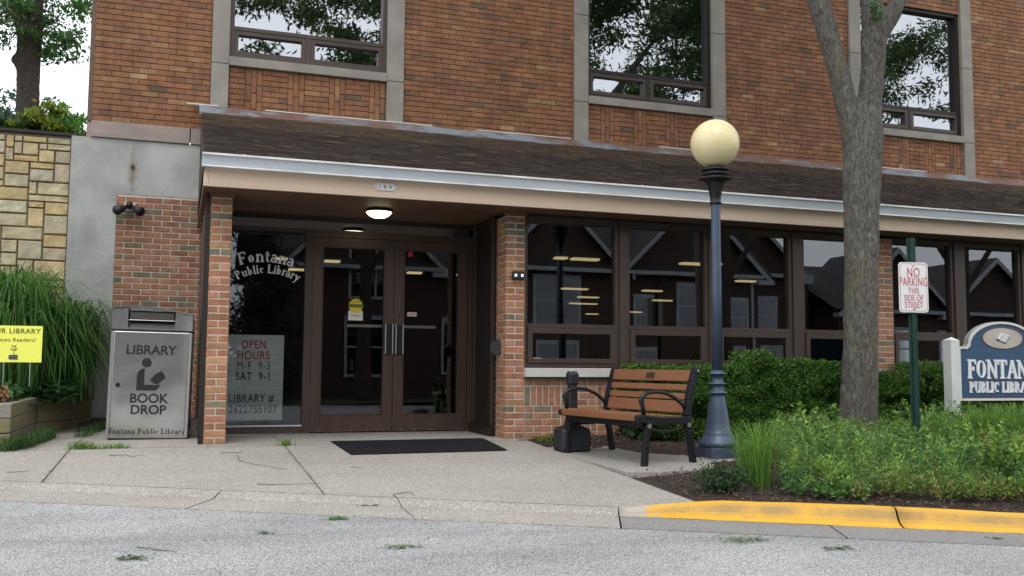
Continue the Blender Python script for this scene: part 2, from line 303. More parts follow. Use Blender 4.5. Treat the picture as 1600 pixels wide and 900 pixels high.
# ------------------------------------------------------------------ mesh helpers
class MB:
    def __init__(s): s.v = []; s.f = []; s.m = []; s.c = []; s.cur = 0; s.tint = None
    def face(s, ids): s.f.append(tuple(ids)); s.m.append(s.cur); s.c.append(s.tint)
    def quad(s, a, b, c, d):
        n = len(s.v); s.v += [tuple(a), tuple(b), tuple(c), tuple(d)]; s.face((n, n+1, n+2, n+3)); return s
    def poly(s, pts):
        n = len(s.v); s.v += [tuple(p) for p in pts]; s.face(range(n, n+len(pts))); return s
    def box(s, x0, x1, y0, y1, z0, z1, mat=None):
        n = len(s.v); P = [(x, y, z) for z in (z0, z1) for y in (y0, y1) for x in (x0, x1)]
        if mat is not None: P = [tuple(mat @ Vector(p)) for p in P]
        s.v += P
        for q in ((0, 2, 3, 1), (4, 5, 7, 6), (0, 1, 5, 4), (2, 6, 7, 3), (0, 4, 6, 2), (1, 3, 7, 5)): s.face([n+i for i in q])
        return s
    def cbox(s, x0, x1, y0, y1, z0, z1, c=.004, mat=None):
        """box with chamfered front (-y) edge"""
        n = len(s.v)
        P = [(x0, y1, z0), (x1, y1, z0), (x1, y1, z1), (x0, y1, z1), (x0, y0+c, z0), (x1, y0+c, z0), (x1, y0+c, z1), (x0, y0+c, z1),
             (x0+c, y0, z0+c), (x1-c, y0, z0+c), (x1-c, y0, z1-c), (x0+c, y0, z1-c)]
        if mat is not None: P = [tuple(mat @ Vector(p)) for p in P]
        s.v += P
        for q in ((8, 9, 10, 11), (4, 5, 9, 8), (5, 6, 10, 9), (6, 7, 11, 10), (7, 4, 8, 11), (0, 1, 5, 4), (1, 2, 6, 5), (2, 3, 7, 6), (3, 0, 4, 7), (0, 3, 2, 1)): s.face([n+i for i in q])
        return s
    def tube(s, pts, rad, n=8, cap=True, sx=1.0):
        pts = [Vector(p) for p in pts]; rad = rad if isinstance(rad, (list, tuple)) else [rad]*len(pts)
        base = len(s.v); prev = None
        for i, p in enumerate(pts):
            d = (pts[min(i+1, len(pts)-1)]-pts[max(i-1, 0)]).normalized()
            if prev is None: a = d.cross(Vector((0, 0, 1)) if abs(d.z) < .9 else Vector((1, 0, 0))).normalized()
            else: a = (prev - d*prev.dot(d)).normalized()
            b = d.cross(a); prev = a
            for k in range(n):
                t = 2*math.pi*k/n; s.v.append(tuple(p+(a*math.cos(t)*sx+b*math.sin(t))*rad[i]))
        for i in range(len(pts)-1):
            for k in range(n):
                a0 = base+i*n+k; a1 = base+i*n+(k+1) % n; s.face((a0, a1, a1+n, a0+n))
        if cap: s.face([base+k for k in range(n)][::-1]); s.face([base+(len(pts)-1)*n+k for k in range(n)])
        return s
    def lathe(s, c, prof, n=24):
        base = len(s.v)
        for r, z in prof:
            for k in range(n):
                t = 2*math.pi*k/n; s.v.append((c[0]+r*math.cos(t), c[1]+r*math.sin(t), c[2]+z))
        for i in range(len(prof)-1):
            for k in range(n):
                a0 = base+i*n+k; a1 = base+i*n+(k+1) % n; s.face((a0, a1, a1+n, a0+n))
        s.face([base+k for k in range(n)][::-1]); s.face([base+(len(prof)-1)*n+k for k in range(n)]); return s
    def prism(s, pts, y0, y1, mat=None):
        """polygon in xz extruded along y"""
        n = len(s.v); k = len(pts); P = [(p[0], y0, p[1]) for p in pts]+[(p[0], y1, p[1]) for p in pts]
        if mat is not None: P = [tuple(mat @ Vector(p)) for p in P]
        s.v += P; s.face(range(n, n+k)); s.face([n+k+i for i in range(k)][::-1])
        for i in range(k): j = (i+1) % k; s.face((n+j, n+i, n+k+i, n+k+j))
        return s
    def mesh(s, name, mats, smooth=False, auto=None):
        me = bpy.data.meshes.new(name); me.from_pydata(s.v, [], s.f)
        for m in (mats if isinstance(mats, (list, tuple)) else [mats]): me.materials.append(m)
        if len(me.materials) > 1: me.polygons.foreach_set('material_index', s.m)
        if any(c is not None for c in s.c):
            at_ = me.color_attributes.new('tint', 'FLOAT_COLOR', 'CORNER'); arr = []
            for f, c in zip(s.f, s.c):
                c = c or (.5, .5, .5); arr += [c[0], c[1], c[2], 1]*len(f)
            at_.data.foreach_set('color', arr)
        if smooth: me.polygons.foreach_set('use_smooth', [True]*len(s.f))
        me.update(); return me
    def build(s, name, mats, parent=None, smooth=False, **tags):
        o = bpy.data.objects.new(name, s.mesh(name, mats, smooth)); col.objects.link(o)
        if parent: o.parent = parent
        return tag(o, **tags)
def tag(o, label=None, cat=None, group=None, kind=None):
    if label: o['label'] = label
    if cat: o['category'] = cat
    if group: o['group'] = group
    if kind: o['kind'] = kind
    return o
def empty(name, loc=(0, 0, 0), rz=0, parent=None, **tags):
    o = bpy.data.objects.new(name, None); o.location = loc; o.rotation_euler = (0, 0, rz); o.empty_display_size = .1
    col.objects.link(o)
    if parent: o.parent = parent
    return tag(o, **tags)
def bevel(o, w=.004, seg=2):
    m = o.modifiers.new('bevel', 'BEVEL'); m.width = w; m.segments = seg; m.limit_method = 'ANGLE'; m.angle_limit = R(40); return o
def jit(c, a=.12):
    k = 1+rnd.uniform(-a, a); return tuple(max(0, x*k*(1+rnd.uniform(-a*.3, a*.3))) for x in c)
def inst(me, name, loc, parent=None, rot=None):
    o = bpy.data.objects.new(name, me); o.location = loc
    if rot: o.rotation_euler = rot
    col.objects.link(o)
    if parent: o.parent = parent
    return o
# numpy leaf cloud: centres (n,3), directions, length, width -> one mesh of quads
def leaf_cloud(name, C, Dv, L, W, cols, mat, parent=None, curl=.25, flat=None, **tags):
    n = len(C); Dv = Dv/np.linalg.norm(Dv, axis=1)[:, None]
    up = nrs.normal(size=(n, 3)) if flat is None else np.tile([0, 0, 1.], (n, 1))+nrs.normal(size=(n, 3))*flat
    S = np.cross(Dv, up); S /= (np.linalg.norm(S, axis=1)[:, None]+1e-9); Nn = np.cross(S, Dv)
    L = np.broadcast_to(L, n)[:, None]; W = np.broadcast_to(W, n)[:, None]
    P0 = C; P1 = C+Dv*L*.45+S*W*.5+Nn*L*curl*.3; P2 = C+Dv*L-Nn*L*curl*.2; P3 = C+Dv*L*.45-S*W*.5+Nn*L*curl*.3
    V = np.stack([P0, P1, P2, P3], 1).reshape(-1, 3)
    me = bpy.data.meshes.new(name); me.vertices.add(4*n); me.vertices.foreach_set('co', V.ravel().astype('f'))
    me.loops.add(4*n); me.polygons.add(n); me.loops.foreach_set('vertex_index', np.arange(4*n, dtype='i'))
    me.polygons.foreach_set('loop_start', np.arange(0, 4*n, 4, dtype='i')); me.polygons.foreach_set('loop_total', np.full(n, 4, 'i'))
    me.update(calc_edges=True); me.materials.append(mat)
    a = me.color_attributes.new('tint', 'FLOAT_COLOR', 'CORNER'); cc = np.ones((n, 4, 4), 'f'); cc[:, :, :3] = cols[:, None, :]
    a.data.foreach_set('color', cc.ravel())
    o = bpy.data.objects.new(name, me); col.objects.link(o)
    if parent: o.parent = parent
    return tag(o, **tags)
def pal(colors, n, a=.25):
    c = np.array(colors)[nrs.randint(0, len(colors), n)]; return np.clip(c*(1+nrs.uniform(-a, a, (n, 1)))*(1+nrs.uniform(-.08, .08, (n, 3))), 0, 1)
# arching blades of grass: base (n,3), dir xy, height, reach
def blades(name, B, ang, H, RCH, W, cols, mat, parent=None, seg=8, **tags):
    n = len(B); ts = np.linspace(0, 1, seg+1); V = np.zeros((n, seg+1, 2, 3))
    dx, dy = np.cos(ang), np.sin(ang); px, py = -dy, dx
    H = np.broadcast_to(H, n); RCH = np.broadcast_to(RCH, n); W = np.broadcast_to(W, n); droop = nrs.uniform(.0, .55, n) if np.max(H) < .9 else nrs.uniform(.1, 1.25, n)
    for i, t in enumerate(ts):
        r = RCH*t**1.8; z = H*(np.sin(t*math.pi/2*(1+droop*.75))); w = W*(1-t)**.6*.5+.0004
        for k, sg in enumerate((-1, 1)):
            V[:, i, k, 0] = B[:, 0]+dx*r+px*w*sg; V[:, i, k, 1] = B[:, 1]+dy*r+py*w*sg; V[:, i, k, 2] = B[:, 2]+z
    me = bpy.data.meshes.new(name); nv = (seg+1)*2
    me.vertices.add(n*nv); me.vertices.foreach_set('co', V.reshape(-1).astype('f'))
    q = np.array([[2*i, 2*i+1, 2*i+3, 2*i+2] for i in range(seg)]); F = (np.arange(n)[:, None, None]*nv+q[None]).reshape(-1)
    nf = n*seg; me.loops.add(4*nf); me.polygons.add(nf); me.loops.foreach_set('vertex_index', F.astype('i'))
    me.polygons.foreach_set('loop_start', np.arange(0, 4*nf, 4, dtype='i')); me.polygons.foreach_set('loop_total', np.full(nf, 4, 'i'))
    me.update(calc_edges=True); me.materials.append(mat); me.polygons.foreach_set('use_smooth', [True]*nf)
    a = me.color_attributes.new('tint', 'FLOAT_COLOR', 'CORNER'); cc = np.ones((n, seg*4, 4), 'f'); cc[:, :, :3] = cols[:, None, :]
    a.data.foreach_set('color', cc.ravel())
    o = bpy.data.objects.new(name, me); col.objects.link(o)
    if parent: o.parent = parent
    return tag(o, **tags)

# ------------------------------------------------------------------ lettering
def text_obj(name, body, mat, loc, size, parent=None, rz=0, bold=0, align='CENTER', ext=.001, sx=1.0, rot=None, spacing=1.0):
    c = bpy.data.curves.new('t', 'FONT'); c.body = body; c.size = size; c.align_x = align; c.align_y = 'CENTER'; c.offset = bold; c.extrude = ext; c.space_character = spacing
    c.resolution_u = 4
    o = bpy.data.objects.new('t', c); col.objects.link(o); bpy.context.view_layer.update()
    dg = bpy.context.evaluated_depsgraph_get(); me = bpy.data.meshes.new_from_object(o.evaluated_get(dg))
    bpy.data.objects.remove(o); me.name = name; me.materials.clear(); me.materials.append(mat)
    q = bpy.data.objects.new(name, me); q.location = loc; q.rotation_euler = rot or (R(90), 0, rz); q.scale = (sx, 1, 1); col.objects.link(q)
    if parent: q.parent = parent
    return q
# a small bold serif alphabet drawn with strokes; unit cap height 1
def L_(x0, y0, x1, y1, w): return ('l', x0, y0, x1, y1, w)
def A_(cx, cy, rx, ry, a0, a1, w): return ('a', cx, cy, rx, ry, a0, a1, w)
T_, K_, SW = .07, .17, .06
def sf(x, y, w=.34): return L_(x-w/2, y, x+w/2, y, SW)
GL = {
 'F': (.72, [L_(.2, 0, .2, 1, K_), sf(.2, .03), sf(.2, .97), L_(.2, .96, .68, .96, .08), L_(.67, .96, .67, .76, .06), L_(.2, .52, .5, .52, .07), L_(.5, .64, .5, .40, .05)]),
 'O': (.95, [A_(.47, .5, .37, .47, 0, 360, 'O')]),
 'N': (.98, [L_(.18, 0, .18, 1, .08), L_(.80, 0, .80, 1, .08), L_(.15, .97, .80, .03, .17), sf(.18, .03, .28), sf(.12, .97, .26), sf(.80, .97, .28)]),
 'T': (.82, [L_(.41, 0, .41, 1, K_), sf(.41, .03, .36), L_(.05, .96, .77, .96, .08), L_(.06, .97, .06, .74, .06), L_(.76, .97, .76, .74, .06)]),
 'A': (.92, [L_(.46, .98, .15, .02, .08), L_(.46, .98, .78, .02, .17), L_(.24, .34, .66, .34, .06), sf(.13, .03, .26), sf(.79, .03, .32)]),
 'P': (.78, [L_(.2, 0, .2, 1, K_), sf(.2, .03), sf(.2, .97, .3), A_(.4, .73, .27, .24, -90, 90, 'P'), L_(.2, .97, .42, .97, .06), L_(.2, .49, .42, .49, .06)]),
 'U': (.92, [L_(.2, .3, .2, 1, K_), L_(.74, .3, .74, 1, .08), A_(.47, .32, .27, .3, 180, 360, .1), sf(.2, .97), sf(.74, .97, .26)]),
 'B': (.82, [L_(.2, 0, .2, 1, K_), sf(.16, .03, .26), sf(.16, .97, .26), A_(.4, .75, .24, .22, -90, 90, 'P'), A_(.42, .27, .28, .25, -90, 90, 'P'), L_(.2, .97, .4, .97, .06), L_(.2, .53, .42, .53, .05), L_(.2, .03, .42, .03, .06)]),
 'L': (.74, [L_(.2, 0, .2, 1, K_), sf(.2, .03), sf(.2, .97), L_(.2, .04, .68, .04, .08), L_(.67, .03, .67, .27, .06)]),
 'I': (.42, [L_(.21, 0, .21, 1, K_), sf(.21, .03), sf(.21, .97)]),
 'C': (.84, [A_(.47, .5, .36, .47, 50, 310, 'O'), L_(.71, .97, .71, .68, .05)]),
 'R': (.90, [L_(.2, 0, .2, 1, K_), sf(.2, .03), sf(.2, .97, .3), A_(.4, .75, .25, .22, -90, 90, 'P'), L_(.2, .97, .42, .97, .06), L_(.2, .53, .42, .53, .06), L_(.45, .52, .76, .04, .16), sf(.80, .03, .18)]),
 'Y': (.86, [L_(.43, 0, .43, .5, K_), L_(.43, .45, .14, .97, .16), L_(.43, .45, .72, .97, .07), sf(.43, .03), sf(.13, .97, .28), sf(.74, .97, .24)]),
 'o': (.62, [A_(.31, .33, .24, .31, 0, 360, 'O')]),
 'n': (.72, [L_(.17, 0, .17, .64, .14), L_(.55, 0, .55, .45, .14), A_(.36, .42, .19, .2, 0, 160, .09), sf(.17, .03, .3), sf(.55, .03, .28), L_(.05, .63, .18, .63, .05)]),
 't': (.45, [L_(.2, .12, .2, .88, .13), L_(.04, .62, .40, .62, .06), A_(.31, .13, .11, .11, 180, 320, .07)]),
 'a': (.60, [L_(.44, .05, .44, .45, .13), A_(.27, .46, .17, .17, 0, 160, .08), A_(.24, .19, .17, .17, 0, 360, .09), L_(.44, .04, .58, .04, .06)]),
 'u': (.72, [L_(.17, .2, .17, .64, .14), L_(.55, 0, .55, .64, .14), A_(.36, .2, .19, .18, 180, 340, .09), L_(.04, .63, .17, .63, .05), L_(.42, .63, .55, .63, .05), L_(.55, .03, .67, .03, .05)]),
 'b': (.68, [L_(.17, 0, .17, 1, .14), L_(.04, .98, .17, .98, .05), A_(.34, .32, .22, .3, -120, 120, 'O')]),
 'l': (.36, [L_(.18, 0, .18, 1, .14), sf(.18, .03, .3), L_(.05, .98, .18, .98, .05)]),
 'i': (.36, [L_(.18, 0, .18, .64, .14), sf(.18, .03, .3), L_(.05, .63, .18, .63, .05), A_(.18, .86, .04, .04, 0, 360, .1)]),
 'c': (.56, [A_(.31, .33, .22, .31, 50, 310, 'O'), A_(.44, .52, .03, .03, 0, 360, .08)]),
 'r': (.52, [L_(.17, 0, .17, .64, .14), sf(.17, .03, .3), L_(.05, .63, .17, .63, .05), A_(.33, .44, .15, .18, 30, 150, .08), A_(.43, .54, .03, .03, 0, 360, .08)]),
 'y': (.66, [L_(.14, .62, .36, .04, .14), L_(.56, .62, .24, -.22, .07), A_(.18, -.24, .07, .05, 200, 360, .07), sf(.13, .62, .24), sf(.56, .62, .2)]),
 ' ': (.42, []),
}
def glyph_strokes(mb, g, xf, y0, y1, fat=0.0):
    k = 0
    for s in GL[g][1]:
        k += 1; off = -k*.00015
        if s[0] == 'l':
            _, x0, z0, x1, z1, wd = s; wd += fat; d = Vector((x1-x0, z1-z0)); d.normalize(); n = Vector((-d.y, d.x))*wd/2
            pts = [(x0+n.x, z0+n.y), (x0-n.x, z0-n.y), (x1-n.x, z1-n.y), (x1+n.x, z1+n.y)]
            mb.prism([xf(*p) for p in pts], y0+off, y1)
        else:
            _, cx, cz, rx, rz, a0, a1, wd = s; nn = max(4, int(abs(a1-a0)/22))
            for i in range(nn):
                pr = []
                for a in (a0+(a1-a0)*i/nn, a0+(a1-a0)*(i+1)/nn):
                    t = R(a); c_, s_ = math.cos(t), math.sin(t)
                    ww = (.06+.11*abs(c_)**1.5 if wd in ('O', 'P') else wd)+fat
                    pr.append(((cx+(rx-ww/2)*c_, cz+(rz-ww/2)*s_), (cx+(rx+ww/2 if wd not in ('O', 'P') else rx)*c_, cz+(rz+ww/2 if wd not in ('O', 'P') else rz)*s_)) if wd not in ('O', 'P') else ((cx+(rx-ww)*c_, cz+(rz-ww*.7)*s_), (cx+rx*c_, cz+rz*s_)))
                mb.prism([xf(*pr[0][0]), xf(*pr[0][1]), xf(*pr[1][1]), xf(*pr[1][0])], y0+off, y1)
def serif_line(mb, text, x, z, h, y0, y1, sx=1.0, sp=.06, fat=0.0, center=True):
    tot = sum(GL[c][0]*sx*h+sp*h for c in text)-sp*h
    cx = x-tot/2 if center else x
    for c in text:
        glyph_strokes(mb, c, lambda gx, gz, cx=cx: (cx+gx*h*sx, z+gz*h), y0, y1, fat); cx += GL[c][0]*sx*h+sp*h
    return tot
def serif_arc(mb, text, cx, cz, rad, h, y0, y1, sx=1.0, sp=.06, fat=0.0):
    tot = sum(GL[c][0]*sx*h+sp*h for c in text)-sp*h; s = -tot/2
    for c in text:
        w_ = GL[c][0]*sx*h; a = (s+w_/2)/rad
        ex = Vector((math.cos(a), -math.sin(a))); ez = Vector((math.sin(a), math.cos(a))); o = Vector((cx, cz))+ez*rad
        def xf(gx, gz, o=o, ex=ex, ez=ez, w_=w_):
            p = o+ex*(gx*h*sx-w_/2)+ez*(gz*h); return (p.x, p.y)
        glyph_strokes(mb, c, xf, y0, y1, fat); s += w_+sp*h

# ------------------------------------------------------------------ ground heights
TX, TY = .9135, -.4067          # along the kerb
NX, NY = -.4067, -.9135         # towards the road
def Yk(x): return 6.92-.445*x
def zk(x): return -.105-.025*(max(-6, min(14, x))-.2)
def apron_z(x, y):
    if y >= 9.2: return .045*max(0, y-10.5)*(1 if x < .2 else 0)
    t = (9.2-y)/max(9.2-Yk(x), .8); return zk(x)*min(t, 1.3)
def bed_z(x, y):
    d = max(9.27-Yk(x), .5); t = min(1, max(0, (y-Yk(x))/d)); z = (zk(x)+.045)*(1-t)+.02*t
    k = min(1, max(0, (x-3.34)/.5)); k = k*k*(3-2*k); return z*k+(apron_z(x, y)-.012)*(1-k)
def kerb_pt(s, d): return 0+TX*s+NX*d, 6.92+TY*s+NY*d
def road_z(x, y):
    d = (x*NX+(y-6.92)*NY); s = (x*TX+(y-6.92)*TY)
    return zk(TX*s)-.040-.012*max(0, min(d, 8)-.6)

# ground sheet to the horizon, under everything
g = MB(); g.quad((-600, -600, -.55), (600, -600, -.55), (600, 600, -.55), (-600, 600, -.55)); g.build('ground', M['lawn'], kind='structure')
g = MB()
ss = [-40, -20, -10]+[x*.5 for x in range(-16, 33)]+[20, 30, 45]; ds = [.6, 1, 2, 3, 5, 7, 9, 11]
for i in range(len(ss)-1):
    for j in range(len(ds)-1):
        P = []
        for a, b in ((i, j), (i, j+1), (i+1, j+1), (i+1, j)):
            x, y = kerb_pt(ss[a], ds[b]); P.append((x, y, zk(TX*ss[a])-.040-.012*max(0, min(ds[b], 8)-.6)))
        g.quad(*P)
g.build('road', M['asphalt'], kind='structure')
# gutter pan and flush kerb, in cast lengths
kb = empty('flush_kerb', kind='structure')
for a, b in ((-12, -6), (-6, -2.1), (-2.1, .35), (.35, 3.0), (3.0, 4.3), (4.3, 7.5), (7.5, 12), (12, 18)):
    s0, s1 = a, b-.01
    g = MB(); n = 12
    prof = [(0.012, 0), (.05, -.002), (.10, -.012), (.15, -.028), (.17, -.033), (.22, -.034), (.6, -.036), (.6, -.12)]
    if s1 > 3.3: prof = [(.17, -.033), (.22, -.034), (.6, -.036), (.6, -.12)]
    for i in range(n):
        for j in range(len(prof)-1):
            P = []
            for (ii, jj) in ((i, j), (i, j+1), (i+1, j+1), (i+1, j)):
                s_ = s0+(s1-s0)*ii/n; x, y = kerb_pt(s_, prof[jj][0]); P.append((x, y, zk(TX*s_)+prof[jj][1]))
            g.quad(*P)
    g.build('kerb_length', M['kerb_concrete'] if s1 <= 3.3 else M['gutter_concrete'], kb, smooth=False)
# raised yellow kerb
yk = empty('yellow_kerb', kind='structure')
def kerb_profile(h):
    return [(-.10, -.10), (-.10, h-.03), (-.092, h-.010), (-.075, h-.002), (-.03, h), (.0, h-.006), (.018, h-.020), (.034, h-.042), (.052, h*.35-.02), (.085, h*.12-.024), (.125, -.028), (.165, -.033)]
sp0 = [3.0, 4.75, 9.0, 13.0, 17]
for k in range(4):
    s0, s1 = sp0[k]+(.006 if k else 0), sp0[k+1]-.006; n = 26; g = MB(); idx = []
    for i in range(n+1):
        s_ = s0+(s1-s0)*i/n; h = .066*min(1, max(0.02, (s_-3.05)/.62))**.8
        h += .004*math.sin(s_*3.1)
        row = []
        for (d, z) in kerb_profile(h):
            if s_ < 3.75: d = d if d > 0 else d*min(1, max(.05, (s_-3.0)/.6))
            x, y = kerb_pt(s_, d); wob = .004*mnoise.noise(Vector((x*6, y*6, z*6))); g.v.append((x, y, zk(TX*s_)+z+wob)); row.append(len(g.v)-1)
        idx.append(row)
    for i in range(n):
        for j in range(len(idx[0])-1): g.tint = (0, 0, 0) if j not in (5, 6, 7, 8) else ((.55,)*3 if j in (5, 8) else (1, 1, 1)); g.face((idx[i][j], idx[i][j+1], idx[i+1][j+1], idx[i+1][j]))
    g.tint = (0, 0, 0); g.face(idx[0]); g.face(idx[-1][::-1])
    g.build('kerb_length', M['yellow_kerb'], yk, smooth=True)
# pavement slabs
pv = empty('entrance_pavement', kind='structure')
def slab(x0, x1, y0, y1f, gap=.0055, zf=apron_z, mat='concrete', name='slab', par=None, n=8):
    """y1f: number or function giving the near edge"""
    g = MB(); rows = []
    for i in range(n+1):
        x = x0+gap+(x1-x0-2*gap)*i/n; ya = y0(x) if callable(y0) else y0; yb = y1f(x) if callable(y1f) else y1f
        row = []
        for j in range(n+1):
            y = yb+gap+(ya-yb-2*gap)*j/n; g.v.append((x, y, zf(x, y))); row.append(len(g.v)-1)
        rows.append(row)
    for i in range(n):
        for j in range(n): g.face((rows[i][j], rows[i+1][j], rows[i+1][j+1], rows[i][j+1]))
    # skirt
    edge = [rows[i][0] for i in range(n+1)]+[rows[n][j] for j in range(1, n+1)]+[rows[i][n] for i in range(n-1, -1, -1)]+[rows[0][j] for j in range(n-1, 0, -1)]
    low = []
    for e in edge: v = g.v[e]; g.v.append((v[0], v[1], v[2]-.1)); low.append(len(g.v)-1)
    for i in range(len(edge)): j = (i+1) % len(edge); g.face((edge[j], edge[i], low[i], low[j]))
    return g.build(name, M[mat], par or pv)
xr = lambda y: 3.32
slab(-.86, .95, 9.08, Yk); slab(.95, 3.35, 9.08, Yk); slab(-2.75, -.86, 9.08, Yk)
slab(.95, 3.2, 10.34, 9.08, mat='concrete'); slab(-.86, .95, 10.3, 9.08); slab(-1.42, -.86, 10.3, 9.08); slab(-1.42, .24, 11.8, 10.3, mat='concrete_old')
slab(-5.5, -2.75, lambda x: max(9.08, Yk(x)+.9), Yk, mat='concrete_old'); slab(-9, -5.5, lambda x: Yk(x)+1.0, Yk, mat='concrete_old')
g = MB()       # bed of dirt that shows in the joints
for (a, b, c, d) in ((-9, 3.35, 6.0, 11.8),):
    n = 30
    for i in range(n):
        for j in range(14):
            P = []
            for ii, jj in ((i, j), (i+1, j), (i+1, j+1), (i, j+1)):
                x = a+(b-a)*ii/n; y0_ = Yk(x)+.003; y = y0_+(11.8-y0_)*jj/14; P.append((x, y, min(apron_z(x, y), .0)-.022))
            g.quad(*P)
g.build('joint_dirt', M['soil'], pv)
# bench pad
pts = [(3.36, 8.72), (3.36, 6.86), (3.62, 6.74), (3.9, 6.72), (4.12, 6.82), (4.24, 7.0), (4.30, 7.2), (4.62, 7.22), (4.85, 7.35), (4.85, 7.72), (4.28, 7.72), (4.05, 8.0), (4.0, 8.72)]
PADZ = -.078
g = MB(); n = len(pts); g.v += [(x, y, bed_z(x, y)*.35+PADZ*.65+.015) for x, y in pts]+[(x, y, -.3) for x, y in pts]
g.face(range(n)); [g.face(((i+1) % n, i, n+i, n+(i+1) % n)) for i in range(n)]
bevel(g.build('bench_pad', M['concrete_old'], kind='structure'), .012)
# planting bed (mulch) with chips
g = MB(); nx, ny = 90, 34
for i in range(nx+1):
    x = 3.31+(14-3.31)*i/nx
    for j in range(ny+1):
        y0_ = Yk(x)+.04; y = y0_+(9.3-y0_)*j/ny
        z = bed_z(x, y)+.018*mnoise.noise(Vector((x*4, y*4, 0)))+.012*mnoise.noise(Vector((x*15, y*15, 3)))
        if 3.36 <= x <= 4.35 and 6.8 < y < 8.8: z -= .035
        if y-y0_ < .12: z -= .03*(1-(y-y0_)/.12)
        g.v.append((x, y, z))
for i in range(nx):
    for j in range(ny): a = i*(ny+1)+j; g.face((a, a+ny+1, a+ny+2, a+1))
g.build('mulch_bed', M['mulch'], kind='structure', smooth=True)
nC = 16000; x = 3.4+nrs.beta(1, 1.4, nC)*6.5; f = nrs.uniform(0, 1, nC)**1.3; y = (6.92-.445*x+.16)+f*(9.2-(6.92-.445*x+.16))
keep = ~((x < 4.3) & (y > 6.85) & (y < 8.7)); x, y = x[keep], y[keep]
z = np.array([bed_z(a, b) for a, b in zip(x, y)])+nrs.uniform(.002, .024, len(x))
n = len(x); dv = np.c_[nrs.normal(size=(n, 2)), nrs.normal(size=n)*.25]
leaf_cloud('mulch_chips', np.c_[x, y, z], dv, nrs.uniform(.012, .045, n), nrs.uniform(.005, .016, n), pal([(.07, .04, .028), (.11, .065, .045), (.05, .03, .022), (.18, .12, .085), (.035, .022, .018)], n, .35), M['chip'], curl=.05, flat=.5, kind='stuff')

# ------------------------------------------------------------------ the library building
LB = empty('library_building', (0, 0, 0), label='brown brick library building with a shingled canopy, glazed entrance and bronze framed windows', cat='library building')
CO = .0677
brick_cache = {}; brick_count = [0]
LOWPAL = [(.45, .205, .115), (.42, .19, .105), (.47, .23, .135), (.38, .17, .10), (.45, .26, .13), (.21, .175, .115), (.34, .22, .15), (.26, .21, .13), (.43, .21, .12), (.49, .26, .155)]
LOWW = [6, 6, 5, 4, 2, 2, 2, 1.3, 5, 4]
stuff_low = MB()
def brick(x, z, w_, h, Yf, parent, dirn='front', palette=None, dep=.05, dark=1.0):
    """one brick; front face at Yf ('front') or side face at X (dirn='left')"""
    ci = rnd.choices(range(len(LOWPAL)), LOWW)[0]; var = rnd.randrange(3)
    key = (round(w_, 3), round(h, 3), ci, var, dirn, dark)
    if key not in brick_cache:
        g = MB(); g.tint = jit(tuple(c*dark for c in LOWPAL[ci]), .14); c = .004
        if dirn == 'front': g.cbox(0, w_, 0, dep, 0, h, c)
        else:
            g.cbox(0, w_, 0, dep, 0, h, c, Matrix.Rotation(-math.pi/2, 4, 'Z'))
        brick_cache[key] = g.mesh('brick', M['brick'])
    if brick_count[0] < 330:
        brick_count[0] += 1
        if dirn == 'front': inst(brick_cache[key], 'brick', (x, Yf+rnd.uniform(-.0015, .0015), z), parent)
        else: inst(brick_cache[key], 'brick', (Yf, x, z), parent)
    else:
        stuff_low.tint = jit(LOWPAL[ci], .14)
        if dirn == 'front': stuff_low.cbox(x, x+w_, Yf, Yf+dep, z, z+h, .004)
        else: stuff_low.cbox(0, w_, 0, dep, 0, h, .004, Matrix.Translation((Yf, x, z)) @ Matrix.Rotation(-math.pi/2, 4, 'Z'))
J = .012
# brick piers -------------------------------------------------
def pier(x0, wd, z0, ztop, name='brick_pier', side=True, front_only=False, ysd=.30):
    p = MB().box(x0+.006, x0+wd-.006, 9.276, 9.276+ysd-.01, z0-.05, ztop).build('brick_pier', M['mortar'], LB)
    n = int(round((ztop-z0)/CO)); 
    for k in range(n):
        z = z0+k*CO
        if k % 2: brick(x0, z, wd, CO-J, 9.27, p)
        else:
            h = (wd-J)/2; brick(x0, z, h, CO-J, 9.27, p); brick(x0+h+J, z, h, CO-J, 9.27, p)
    return p, n
P1, n1 = pier(.236, .197, 0, 2.303)
P2, n2 = pier(3.168, .212, 0, 2.303)
for k in range(n2):   # left flank of the second pier (seen from the entrance)
    z = k*CO
    for ya, yb in (((9.325, 9.418), (9.43, 9.572)) if k % 2 else ((9.325, 9.51), (9.522, 9.572))): brick(yb, z, yb-ya, CO-J, 3.166, P2, 'left')
# wall beside the book return -----------------------------------
SW_ = MB().box(-.74, .235, 11.846, 11.99, 0, 2.70).build('side_wall', M['mortar'], LB)
for k in range(39, -1, -1):
    z = 2.70-.0105-(40-k)*CO*1.0+.0; 
    if z < 0.0: continue
    x = -.742+(-.105 if k % 2 else 0)
    while x < .225:
        a, b = max(x, -.742), min(x+.203-J, .225)
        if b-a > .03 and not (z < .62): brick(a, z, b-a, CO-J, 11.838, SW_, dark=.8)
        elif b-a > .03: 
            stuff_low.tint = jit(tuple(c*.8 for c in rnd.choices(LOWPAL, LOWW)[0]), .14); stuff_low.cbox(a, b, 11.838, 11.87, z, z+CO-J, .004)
        x += .203
